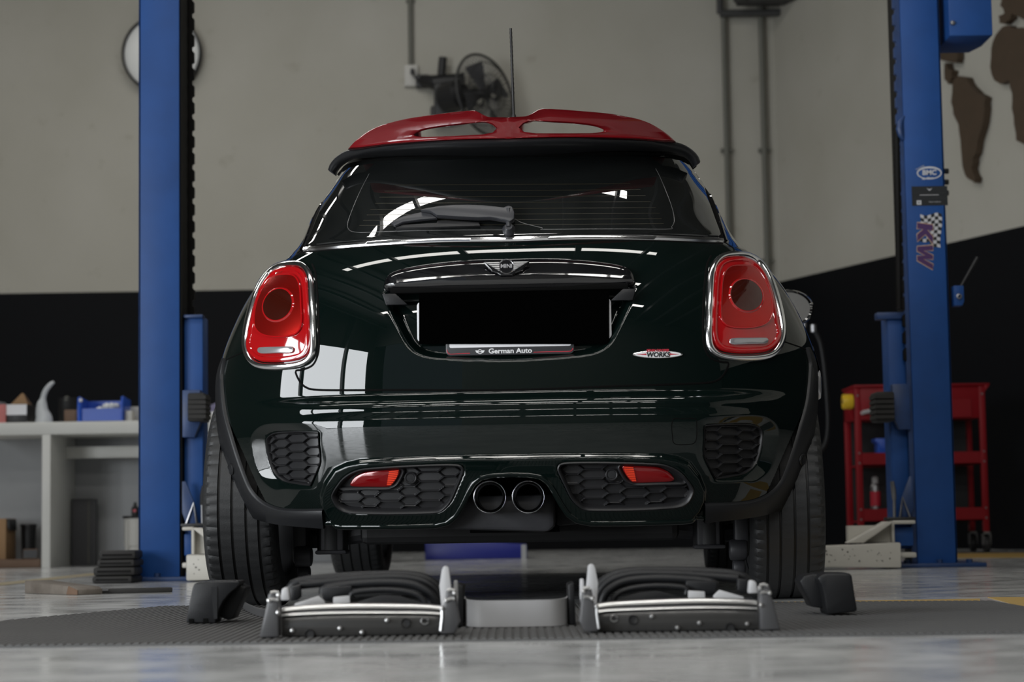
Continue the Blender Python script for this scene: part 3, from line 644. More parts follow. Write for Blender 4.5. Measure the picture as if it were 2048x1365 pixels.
for pts in ([(894, 700), (896, 706), (901, 708.8), (918, 708), (940, 707.2)], [(1067, 705), (1100, 704), (1135, 703.5), (1143, 702), (1146, 697)]):
    P = [C2(x, y, YP) for x, y in pts]; MB().tube([(p[0], YP - .0012, p[2]) for p in spline_open([(p[0], p[1], p[2]) for p in P], 20)], .0011, 5).build('red_line', M_redprint, hold)
# badge
bx = PX([(1014.5, 548)])[0]; bp = SURF([bx], .040)[0]; nb = normal(np.array([bx[0]]), np.array([bx[1]]))[0]
til = math.atan2(nb[2], -nb[1]) * .62
bad = MB(); rr = .0165; bad.lathe([(rr, .004), (rr * 1.02, -.001), (rr * .93, -.003), (rr * .84, -.001), (rr * .84, .004)], (0, 0, 0), 'Y', 40)
badge = bad.build('emblem', M_chrome, CAR, 40); badge.scale = (1.28, 1.28, 1.28); badge.location = bp; badge.rotation_euler = (-til, 0, 0)
MB().lathe([(rr * .86, .003), (rr * .86, -.0005), (0, -.0005)], (0, 0, 0), 'Y', 32).build('emblem_disc', M_gloss, badge, 40)
for k in (-1, 1):
    P = [(k * .0145, .0095), (k * .046, .0095), (k * .0405, .0059), (k * .042, .0059), (k * .034, .0017), (k * .0355, .0017), (k * .0275, -.0025), (k * .029, -.0025), (k * .0215, -.0067), (k * .022, -.0067), (k * .0165, -.0110), (k * .013, -.0110)]
    wg = MB().prism(P, lambda u, v, dd: (u, dd, v), -.0025, .001).build('emblem_wing', M_chromed, badge, 0)
    for i in range(5):
        z1 = .0092 - i * .0042; z0 = z1 - .003; xo1 = .0455 - i * .0065; xo0 = xo1 - .005
        MB().prism([(k * .0145, z1), (k * xo1, z1), (k * xo0, z0), (k * .0140, z0)], lambda u, v, dd: (u, dd, v), -.0036, -.002).build('wing_feather', M_metal, badge, 0, bevel=.0004, seg=1)
P = [(-.049, .0115), (-.012, .0125), (.012, .0125), (.049, .0115), (.030, -.0105), (.019, -.0145), (.012, -.0195), (-.012, -.0195), (-.019, -.0145), (-.030, -.0105)]
MB().prism(P, lambda u, v, dd: (u, dd, v), .0, .006).build('emblem_base', M_gloss, badge, 0, bevel=.002)
text_mesh('lettering', 'MINI', .0118, M_clear, badge, (0, -.0028, -.0005), RX, extr=.0012, offset=.0003, sx=1.0)
# works badge
wp = PX([(1315, 709.5)])[0]; w3 = SURF([wp], .003)[0]; nw = normal(np.array([wp[0]]), np.array([wp[1]]))[0]
wb = MB(); N = 40; E = [(.067 * math.cos(a) * (abs(math.cos(a)) ** .15), .0105 * math.sin(a)) for a in np.linspace(0, 2 * math.pi, N, endpoint=False)]
wb.prism(E, lambda u, v, dd: (u, dd, v), -.002, .004); wbo = wb.build('script_badge', M_chrome, CAR, 40, bevel=.0008); wbo.location = w3
wbo.rotation_euler = (-math.atan2(nw[2], -nw[1]), 0, math.atan2(nw[0], -nw[1]))
MB().prism([(x * .93, y * .85) for x, y in E], lambda u, v, dd: (u, dd, v), -.0026, -.001).build('badge_face', M_white, wbo, 40)
for k in (-1, 1): MB().prism([(k * .031, .0022), (k * .056, .0003), (k * .056, -.0003), (k * .031, -.0022)], lambda u, v, dd: (u, dd, v), -.0032, -.002).build('red_stripe', M_redprint, wbo, 0)
text_mesh('lettering', 'WORKS', .0175, M_blackprint, wbo, (0, -.0035, -.0015), RX, extr=.0006, shear=.15, offset=.0005)
text_mesh('lettering', 'JOHN COOPER', .0088, M_redprint, wbo, (0, -.0035, .0098), RX, extr=.0006, shear=.1, offset=.0003)
MB().box((0, 0, .0095), (.062, .003, .009)).build('badge_bar', M_chromed, wbo, 0)
# tow-eye cover, right of centre
P_tow = spline_closed(PX([(1346, 840), (1368, 838), (1391, 838), (1393, 842), (1393, 876), (1389, 886), (1382, 889), (1356, 890), (1348, 887), (1345, 878)]), 60)
ribbon('tow_eye_cover', P_tow, .0022, .0008, M_gap, CAR, closed=True, n=80)

# ---- honeycomb inserts
def honeycomb(name, P, rec, flat, sl, h, x0, z0, s, parent, dx=.0024, dz=.0012, deep=.010, clip=None, mask=None):
    Q = inset(P, -.003); lo, hi = Q.min(0), Q.max(0); X = np.arange(lo[0], hi[0], dx); Z = np.arange(lo[1], hi[1], dz)
    gx, gz = np.meshgrid(X, Z); pts = np.stack([gx.ravel(), gz.ravel()], 1); ins = sd_poly(pts, Q) < 0
    best = np.full(len(pts), 1e9); rel = np.zeros(len(pts)); fo = flat * .62; cw = (flat + fo) / 2 + sl
    pxs = pts[:, 0] - x0; pzs = pts[:, 1] - z0; col = np.round(pxs / cw); cosf = (h / 2) / math.hypot(h / 2, sl)
    for dc in (-1, 0, 1):
        c = col + dc; ev = np.mod(c, 2) == 0; zoff = np.where(ev, 0, h / 2); row = np.round((pzs - zoff) / h); fw = np.where(ev, flat, fo)
        for dr in (-1, 0, 1):
            ex = np.abs(pxs - c * cw); ezs = pzs - zoff - (row + dr) * h; ez = np.abs(ezs)
            d = np.maximum(ez - h / 2, (ex - fw / 2 - sl * (1 - 2 * ez / h)) * cosf)
            k = d < best; best = np.where(k, d, best); rel = np.where(k, ezs / h, rel)
    ridge = sm(-best, .0006, .0026); off = -(rec(pts) if callable(rec) else rec) - ridge * (deep * (.62 + .5 * (rel + .5)))
    dpt = off
    V = SURF(pts, dpt); ny, nx = gx.shape; idx = np.arange(ny * nx).reshape(ny, nx); F = np.stack([idx[:-1, :-1], idx[:-1, 1:], idx[1:, 1:], idx[1:, :-1]], -1).reshape(-1, 4)
    ok = ins[F].any(1)
    if mask is not None: ok &= (sd_poly(pts[F].mean(1), mask) > -.001)
    F = F[ok]; V = V.copy()
    if s < 0: V[:, 0] *= -1; F = F[:, ::-1]
    used = np.unique(F); mp = np.full(len(V), -1); mp[used] = np.arange(len(used))
    o = MB().add(V[used], mp[F].tolist()).build(name, M_grille, parent, 30, recalc=False); o['kind'] = 'stuff'; return o
for s in (1, -1):
    M2 = np.array([s, 1.0])
    fr = patch('lower_grille_frame', P_insert * M2, [(-.004, .0135), (-.001, .0155), (.003, .012), (.0045, -.001), (.005, -.012)], M_grille, CAR, smooth=50)
    honeycomb('honeycomb', P_insert, .001, .046, .0165, .0247, PX([(778, 990)])[0][0], PX([(778, 994.5)])[0][1], s, fr, mask=P_fogbez)
    fb = patch('fog_lamp', P_fogbez * M2, [(-.006, -.010), (-.003, .002), (0, .0035), (.004, .001), (.006, -.006)], M_grille, CAR, fill=6, smooth=50)
    patch('fog_lens', P_fog * M2, [(-.003, -.010), (0, .001), (.002, .0022)], M_fog, fb, fill=6, dome=.0015)
    for k in range(8):
        t0, t1 = k / 8, (k + .62) / 8; L0, L1 = PX([(779, 942.5), (774.5, 971)]); R0, R1 = PX([(798, 940.5), (781, 971)])
        bow = lambda t: (.0055 * math.sin(math.pi * min(t, 1)) if t < 1 else 0)
        P = np.array([L0 + (L1 - L0) * t0, R0 + (R1 - R0) * t0 + [bow(t0), 0], R0 + (R1 - R0) * t1 + [bow(t1), 0], L0 + (L1 - L0) * t1])
        V = np.vstack([SURF(P * M2, .0005), SURF(P * M2, .0062)]); MB().add(V, [(0, 1, 2, 3), (4, 5, 6, 7), (0, 4, 5, 1), (1, 5, 6, 2), (2, 6, 7, 3), (3, 7, 4, 0)]).build('reflector_bar', M_orange, fb, 0)
    sc_ = PX([(821.4, 956.7)])[0] * M2; sp = SURF([sc_], .0)[0]
    sen = MB().lathe([(.017, .012), (.0165, -.001), (.014, -.003), (.011, -.001)], tuple(sp), 'Y', 28).build('parking_sensor', M_grille, CAR, 40)
    MB().lathe([(.0112, .006), (.0105, -.002), (0, -.0022)], tuple(sp), 'Y', 24).build('sensor_face', M_trim, sen, 40)
    # corner grille
    fr = patch('corner_grille_frame', P_cg * M2, [(-.0025, lambda I: -cgdep(I[:, 0]) - .006), (-.001, lambda I: -cgdep(I[:, 0]) + .001), (.001, lambda I: -cgdep(I[:, 0]) + .0015), (.003, lambda I: -cgdep(I[:, 0]) - .002), (.004, lambda I: -cgdep(I[:, 0]) - .014)], M_grille, CAR, smooth=50)
    g = honeycomb('honeycomb', P_cg, lambda I: cgdep(I[:, 0]) + .001, .046, .0165, .0243, PX([(584, 878)])[0][0], PX([(584, 878)])[0][1], s, fr)
    ribbon('corner_grille_edge', PX([(636.5, 865), (637.5, 888.6), (640.5, 915), (639.5, 929), (633, 945), (620, 973)]) * M2, .003, .001, M_gap, CAR, n=40, h=.012)

# ---- wheel-arch cladding
Cin = PX([(452.5, 718), (447.5, 740), (446, 760), (452, 822), (465, 872), (476, 909), (490, 949), (505, 982), (527, 1004), (557, 1016.6), (594, 1020), (646, 1019.5)])
Cout = PX([(449.5, 719), (441, 742), (437, 770), (438, 835), (444.5, 884.6), (451, 914), (464, 959), (481, 999), (501, 1029), (527, 1041), (569.5, 1049), (650, 1056)])
Cin, Cout = spline_open(Cin, 60), spline_open(Cout, 60)
for s in (1, -1):
    L = []
    for t, off in ((-.04, .0), (0, .006), (.06, .009), (.5, .0095), (.94, .010), (1.0, .006), (1.02, -.02)): L.append(SURF((Cin + (Cout - Cin) * t) * [s, 1], off))
    n = 60; fs = [(a * n + i, a * n + i + 1, (a + 1) * n + i + 1, (a + 1) * n + i) for a in range(len(L) - 1) for i in range(n - 1)]
    cl = MB().add(np.vstack(L), fs).build('arch_cladding', M_trim, CAR, 50)
    def halfw(y, z):
        w, y0, D = float(fW(z)), float(fY(z)), float(fD(z))
        if y >= y0 + D: return w
        return w * max(1 - (1 - max((y - y0) / D, 0))**NE, 0)**(1 / NE)
    for cy, a0, a1 in ((-.012, -40, 112), (2.495, -20, 200)):
        P = []; K = 60; mb = MB()
        for i in range(K + 1):
            a = math.radians(a0 + (a1 - a0) * i / K)
            for r, xo in ((.350, -.08), (.350, -.001), (.358, .004), (.412, .002), (.416, -.014)):
                zz = .31 + r * math.sin(a); yy = cy + r * math.cos(a); P.append((s * (halfw(yy, max(zz, .2)) + xo), yy, zz))
        mb.add(P, [(i * 5 + k, i * 5 + k + 1, (i + 1) * 5 + k + 1, (i + 1) * 5 + k) for i in range(K) for k in range(4)])
        mb.build('arch_ring', M_trim, CAR, 50)
    pt = PX([(468.5, 937)])[0] * [s, 1]; p3 = SURF([pt], .010)[0]; n3 = normal(np.array([pt[0]]), np.array([pt[1]]))[0]
    sen = MB().lathe([(.017, -.004), (.0165, .002), (.013, .0035), (.0105, .002), (0, .0025)], (0, 0, 0), 'Z', 28).build('parking_sensor', M_trim, CAR, 40); sen.location = p3; sen.rotation_euler = Vector(n3).to_track_quat('Z', 'Y').to_euler()
    mb = MB(); mb.lathe([(0, -.045), (.007, -.04), (.010, -.02), (.010, .02), (.007, .04), (0, .045)], (s * .882 - .008, .12, .615), 'Z', 16); mb.build('side_marker', M_clear, CAR, 50)

# ---- wheels
def wheel(cx, cy, s, steer=0):
    """tyre centred on (cx, cy, .31); s: +1 when the outer side is +x"""
    R, w = .312, .205; h = w / 2
    prof = [(.225, -h * .92), (.25, -h * 1.0), (.285, -h * .99), (.300, -h * .93), (.3085, -h * .84), (.3105, -h * .74)]
    def groove(a, b): return [(R - .0005, a), (R - .008, a + .001), (R - .008, b - .001), (R - .0005, b)]
    prof += [(R - .001, -.066), ] + groove(-.062, -.054) + groove(-.027, -.019) + groove(.012, .020) + groove(.049, .057) + [(.3105, h * .74), (.3085, h * .84), (.300, h * .93), (.285, h * .99), (.25, h), (.225, h * .92)]
    mb = MB(); n = 264; vs = []; m = len(prof)
    for r, x in prof:
        for k in range(n):
            a = 2 * math.pi * k / n; rr = r
            if abs(x) > .072 and r > .298 and k % 4 == 0: rr -= .0045
            if .0 < abs(x) < .072 and k % 6 == (0 if x < 0 else 3) and r > R - .004: rr -= .0012
            vs.append((x * s, rr * math.cos(a), rr * math.sin(a)))
    fs = [(i * n + k, i * n + (k + 1) % n, (i + 1) * n + (k + 1) % n, (i + 1) * n + k) for i in range(m - 1) for k in range(n)]
    mb.add(vs, fs); o = mb.build('wheel', M_rubber, CAR, 30); o.location = (cx, cy, .311); o.rotation_euler = (0, math.radians(-1.4) * s * (1 if cy < 1 else .3), steer)
    MB().lathe([(.226, -h * .9), (.215, -h * .8), (.21, 0), (.215, h * .8), (.226, h * .92)], (0, 0, 0), 'X', 40).build('rim', M_metal, o, 40)
    mb = MB()
    for k in range(5):
        a = 2 * math.pi * k / 5
        mb.prism([(.03, -.03), (.21, -.018), (.21, .018), (.03, .03)], lambda u, v, d: (d * s, u * math.cos(a) - v * math.sin(a), u * math.sin(a) + v * math.cos(a)), h * .55, h * .8)
    mb.build('spokes', M_metal, o, 30); mb = MB(); mb.cyl((0, 0, 0), (s * h * .82, 0, 0), .055, n=24); mb.build('hub', M_metal, o, 30)
    MB().lathe([(.0, -.02), (.15, -.02), (.15, .0), (0, .0)], (-s * .03, 0, 0), 'X', 32).build('brake_disc', M_metal, o, 30)
for s in (-1, 1):
    wheel(s * .751 - .012, 0, s); wheel(s * .7505, 2.495, s, -.01)
# ---- underside
mb = MB(); mb.bx((-.58, -.38, .33), (.58, 2.9, .60)); mb.bx((-.79, .42, .20), (.79, 2.08, .55)); mb.bx((-.56, -.2, .60), (.56, 2.4, .86)); mb.build('underbody', M_under, CAR, 0)
sil = MB().prism([(-.335, .282), (-.335, .262), (-.315, .218), (.090, .200), (.11, .215), (.11, .30), (-.30, .30)], lambda u, v, d: (u, d, v), -.50, -.12).build('silencer', M_under2, CAR, 40, bevel=.012)
mb = MB(); mb.prism([(.11, .30), (.11, .215), (.20, .222), (.25, .25), (.25, .32)], lambda u, v, d: (u, d, v), -.42, -.20); mb.build('silencer_shield', M_under, CAR, 40, bevel=.01)
mb = MB(); mb.tube([(-.10, -.1, .22), (-.1, .3, .2), (.0, 1.0, .2), (0, 2.2, .2)], .03, 10); mb.build('exhaust_pipe', M_under, CAR)
mb = MB(); mb.bx((-.45, -.12, .17), (.45, .25, .30)); mb.build('rear_subframe', M_under, CAR, 0, bevel=.02)
for s in (-1, 1):
    mb = MB(); mb.tube([(s * .20, -.02, .225), (s * .40, -.04, .21), (s * .57, -.03, .185), (s * .64, 0, .19)], [.035, .03, .024, .03], 10); mb.build('control_arm', M_under2, CAR)
    mb = MB(); mb.bx((s * .50, -.10, .15), (s * .565, -.02, .36)); mb.box((s * .535, -.06, .15), (.09, .10, .012)); mb.build('spring_seat', M_under2, CAR, 40, bevel=.012)
    mb = MB(); mb.box((s * .625, -.04, .20), (.04, .12, .16)); mb.cyl((s * .59, -.09, .14), (s * .64, -.09, .14), .03); mb.cyl((s * .60, -.06, .09), (s * .635, -.06, .09), .025); mb.build('knuckle', M_under2, CAR, 40, bevel=.008)
    mb = MB(); mb.tube([(s * .535, -.06, .15), (s * .535, -.06, .7)], .045, 14); mb.build('damper', M_under, CAR)
# dark tunnel round the exhaust tips
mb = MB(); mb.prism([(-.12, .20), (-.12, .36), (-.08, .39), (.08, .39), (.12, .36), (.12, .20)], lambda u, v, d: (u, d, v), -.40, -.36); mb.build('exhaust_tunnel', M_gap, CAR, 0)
for k, s in enumerate((-1, 1)):
    ex = PX([(979.5, 995), (1056.5, 994.7)])[k]; r = .0425; e3 = (ex[0], -.575, ex[1])
    t = MB().lathe([(r * .96, .20), (r * .97, .02), (r, .004), (r * .985, -.001), (r * .93, .002), (r * .80, .014), (r * .76, .024), (r * .76, .16)], e3, 'Y', 48).build('exhaust_tip', M_chrome, CAR, 50)
    MB().lathe([(r * .758, .03), (r * .757, .15), (0, .15)], e3, 'Y', 40).build('exhaust_bore', M_gap, t, 40)

# ---- roof spoiler
_t = [(694, 297), (706, 284), (720, 272), (738, 260), (760, 250), (785, 243), (810, 237), (840, 232), (870, 228), (905, 223.5), (935, 220.5), (948, 220), (955, 222), (966, 228), (976, 232.5), (986, 234), (1019, 234)]
def SPY(x): return -.43 + .42 * np.abs(x)**2 / .5           # the fascia sweeps forward to the ends
def SPX(pts):
    out = []
    for px, py in pts:
        Y = -.42
        for _ in range(8): q = C2(px, py, Y); Y = .5 * Y + .5 * (float(SPY(q[0])) - .45 * (q[2] - 1.27))
        out.append((q[0], q[2]))
    return np.array(out)
top = SPX(_t); bot = SPX([(1019, 277.5), (900, 280), (800, 286), (745, 291), (712, 296)]); top[-1, 0] = 0; bot[0, 0] = 0
hole = spline_closed(SPX([(828, 268.5), (834, 263.5), (852, 257.5), (885, 252), (925, 247.5), (955, 244), (968, 243.5), (983, 247), (992, 254), (993.5, 258), (984, 264), (968, 267), (925, 269.5), (880, 271.5), (845, 272)]), 96)
outer = np.vstack([top, bot])
def resample_by_angle(P, c, angs):
    """points where rays from c leave outline P (star-shaped seen from c)"""
    out = []
    for a in angs:
        d = np.array([math.cos(a), math.sin(a)]); best = 0
        for i in range(len(P)):
            p, q = P[i], P[(i + 1) % len(P)]; e = q - p; den = d[0] * e[1] - d[1] * e[0]
            if abs(den) < 1e-12: continue
            w = p - c; t = (w[0] * e[1] - w[1] * e[0]) / den; u = (w[0] * d[1] - w[1] * d[0]) / den
            if t > 0 and -1e-9 <= u <= 1 + 1e-9: best = max(best, t)
        out.append(c + d * best)
    return np.array(out)
c0 = hole.mean(0); OUT = []
dens = np.array(spline_open(top, 120)); outer_d = np.vstack([dens, spline_open(bot, 60)])
angs = np.unwrap(np.concatenate([np.arctan2(*(hole - c0).T[::-1])])); 
ang_all = np.sort(np.concatenate([np.mod(np.arctan2(outer_d[:, 1] - c0[1], outer_d[:, 0] - c0[0]), 2 * math.pi), np.linspace(0, 2 * math.pi, 60, endpoint=False)]))
ang_all = ang_all[np.concatenate([[True], np.diff(ang_all) > .004])]
HO = resample_by_angle(hole, c0, ang_all); OU = resample_by_angle(outer_d, c0, ang_all); NA = len(ang_all)
def spv(P, dy, s): return [(s * p[0], float(SPY(p[0])) + dy - .45 * (p[1] - 1.27), p[1]) for p in P]
mb = MB()
for s in (1, -1):
    IN1 = OU + (HO - OU) * .06; on_c = np.abs(OU[:, 0]) < 1e-4; IN1[on_c, 0] = 0
    OUf = OU.copy(); 
    drop = np.where(OU[:, 1] > c0[1] - .0, 0.0, 0.0)
    H1 = HO + (OU - HO) * .08; H1[on_c, 0] = np.minimum(H1[on_c, 0], 0)
    rings = [[(p[0], p[1], p[2] + .026) for p in spv(OU, .24, s)], spv(OU, .016, s), spv(OU + (IN1 - OU) * .3, .004, s), spv(IN1, 0, s), spv(OU + (HO - OU) * .35, .006, s), spv(OU + (HO - OU) * .7, .008, s), spv(H1, .006, s), spv(HO + (OU - HO) * .02, .010, s), spv(HO, .016, s), [(p[0], p[1], p[2] + (.052 if HO[i_, 1] > c0[1] else .012)) for i_, p in enumerate(spv(HO, .22, s))]]
    rings = [[(p[0], float(SPY(0)) + .006 - .45 * (p[2] - 1.27), p[2]) if (1 <= k_ <= 3 and on_c[i_]) else p for i_, p in enumerate(r_)] for k_, r_ in enumerate(rings)]
    vs = [p for r_ in rings for p in r_]; vs = [(0.0 if (on_c[i % NA] and i // NA < 4) else p[0], p[1], p[2]) for i, p in enumerate(vs)]
    fs = [(k * NA + i, k * NA + (i + 1) % NA, (k + 1) * NA + (i + 1) % NA, (k + 1) * NA + i) for k in range(len(rings) - 1) for i in range(NA)]
    # skip side walls on the centre plane
    fs = [f for f in fs if not (f[0] < NA and on_c[f[0] % NA] and on_c[f[1] % NA])]
    mb.add(vs, fs)
sp = mb.build('roof_spoiler', M_red, CAR, 50, weld=.0004)
# black blade under the spoiler, curling down at its ends
_h = [(1019, 283.5), (900, 286), (800, 291), (745, 296), (712, 302), (690, 309), (674, 320), (665, 331), (661, 342)]
def BLY(x): return -.44 + .30 * np.abs(x)**2 / .27
P = []
for px, py in _h:
    Y = -.4
    for _ in range(8): q = C2(px, py, Y); Y = float(BLY(q[0]))
    P.append((q[0], Y, q[2]))
P[0] = (0, P[0][1], P[0][2]); P = np.array(P); C = np.vstack([P[::-1], (P * [-1, 1, 1])[1:]]); C = spline_open(C, 90)
wv = np.interp(np.abs(C[:, 0]), [0, .40, .48, .56], [.0105, .0105, .013, .012]); dep = np.interp(np.abs(C[:, 0]), [0, .36, .45, .56], [.17, .12, .05, .05]); V = []
for p, r_, d_ in zip(C, wv, dep):
    sgn = np.sign(p[0]); tl_ = min(1, max(0, (abs(p[0]) - .42) / .1)); nx, nz = sgn * tl_ * .8, math.sqrt(1 - (tl_ * .8)**2)
    for u, y in ((1, d_), (1, .02), (.6, .004), (0, 0), (-.6, .004), (-1, .02), (-1, d_)): V.append((p[0] + nx * u * r_, p[1] + y, p[2] + nz * u * r_))
fs = [(i * 7 + k, i * 7 + (k + 1) % 7, (i + 1) * 7 + (k + 1) % 7, (i + 1) * 7 + k) for i in range(89) for k in range(7)] + [tuple(range(7)), tuple(range(89 * 7, 90 * 7))]
MB().add(V, fs).build('spoiler_blade', M_trim, CAR, 50)
# black strip standing in for the shade under the blade, down to the glass
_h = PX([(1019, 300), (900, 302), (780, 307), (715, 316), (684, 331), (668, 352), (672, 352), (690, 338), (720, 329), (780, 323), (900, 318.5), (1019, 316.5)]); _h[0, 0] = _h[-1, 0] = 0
patch('under_blade_shade', spline_closed(np.vstack([_h[:6], _h[6:], (_h[6:] * MIR)[::-1][1:], (_h[:6] * MIR)[::-1][:-1]]), 220) if False else np.vstack([spline_open(np.vstack([_h[6:], (_h[6:] * MIR)[::-1][1:]]), 100), spline_open(np.vstack([(_h[:6] * MIR)[:], _h[:6][::-1][1:]])[np.argsort(-np.concatenate([(_h[:6] * MIR)[:, 0], _h[:6][::-1][1:, 0]]))], 100)]), [(0, .006)], M_trim, CAR) if False else None
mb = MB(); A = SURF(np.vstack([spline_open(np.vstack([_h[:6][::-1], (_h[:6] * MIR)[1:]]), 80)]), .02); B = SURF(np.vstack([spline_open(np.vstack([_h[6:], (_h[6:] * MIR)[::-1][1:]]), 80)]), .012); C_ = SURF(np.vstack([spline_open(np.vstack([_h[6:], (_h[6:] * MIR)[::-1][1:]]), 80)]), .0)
mb.add(np.vstack([A, B, C_]), [(k * 80 + i, k * 80 + i + 1, (k + 1) * 80 + i + 1, (k + 1) * 80 + i) for k in range(2) for i in range(79)]); mb.build('under_blade_shade', M_gap, CAR, 50)
# aerial
a0, a1 = C2(1027.5, 236, .10), C2(1021.5, 57, .10)
mb = MB(); n = 40; L = np.linspace(0, 1, n); mb.tube([a0 + (a1 - a0) * t for t in L], [.0042 - .0008 * t + (.0009 if (i % 2 and t > .25) else 0) for i, t in enumerate(L)], 10)
ae = mb.build('aerial', M_dark, CAR, 40); MB().cyl(tuple(a0 - [0, 0, .05]), tuple(a0 + [0, 0, .01]), .016, .006).build('aerial_base', M_dark, ae)

# ---- rear wiper
def wpoly(name, pts, off, th, m, par, bev=.003):
    P = PX(pts); V0 = SURF(P, off); V1 = SURF(P, off + th); n = len(P)
    return MB().add(np.vstack([V0, V1]), [tuple(range(n)), tuple(range(2 * n - 1, n - 1, -1))] + [(i, (i + 1) % n, n + (i + 1) % n, n + i) for i in range(n)]).build(name, m, par, 40, bevel=bev)
def q3(L): return [(560 + x / 4.014, 180 + y / 4.014) for x, y in L]
wa = wpoly('rear_wiper', q3([(1145, 1022), (1200, 1008), (1290, 993), (1400, 984), (1520, 982), (1640, 986), (1740, 996), (1800, 1003), (1835, 988), (1868, 996), (1885, 1040), (1884, 1090), (1850, 1112), (1815, 1098), (1690, 1078), (1600, 1082), (1400, 1072), (1275, 1064), (1225, 1032)]), .016, .018, M_wiper, CAR)
wpoly('wiper_blade', q3([(905, 1108), (935, 1082), (1010, 1050), (1145, 1019), (1222, 1032), (1275, 1066), (1140, 1078), (1000, 1098), (940, 1128)]), .010, .012, M_wiper, wa)
wpoly('blade_rubber', q3([(935, 1134), (1000, 1106), (1265, 1092), (1270, 1074), (1340, 1070), (1600, 1086), (1612, 1114), (1300, 1124)]), .005, .010, M_dark, wa, .002)
c3 = PX(q3([(1838, 1135)]))[0]; p3 = SURF([c3], .004)[0]; n3 = normal(np.array([c3[0]]), np.array([c3[1]]))[0]
pv = MB().lathe([(.0175, -.004), (.0175, .006), (.012, .013), (.010, .02), (0, .02)], (0, 0, 0), 'Z', 30).build('wiper_pivot', M_wiper, wa, 40); pv.location = p3; pv.rotation_euler = Vector(n3).to_track_quat('Z', 'Y').to_euler()
c4 = PX(q3([(1838, 1010)]))[0]; p4 = SURF([c4], .03)[0]
MB().tube([tuple(p4), tuple(SURF([c3], .022)[0])], .007, 10).build('wiper_cap', M_wiper, wa, 40)
# ---- door mirrors
for s in (-1, 1):
    mb = MB(); mb.lathe([(0.0, -.10), (.05, -.075), (.075, -.03), (.082, .0), (.076, .012), (.07, .010)], (0, 0, 0), 'Y', 28); o = mb.build('door_mirror', M_gloss, CAR, 50)
    o.location = (s * .925, 1.55, .985); o.scale = (1.15, -1, .86)
    MB().lathe([(0, .004), (.072, .004)], (0, 0, 0), 'Y', 28).build('mirror_glass', M_chrome, o, 50)
    MB().tube([(s * .70, 1.58, .97), (s * .86, 1.58, .975)], .025, 10).build('mirror_stalk', M_gloss, CAR)

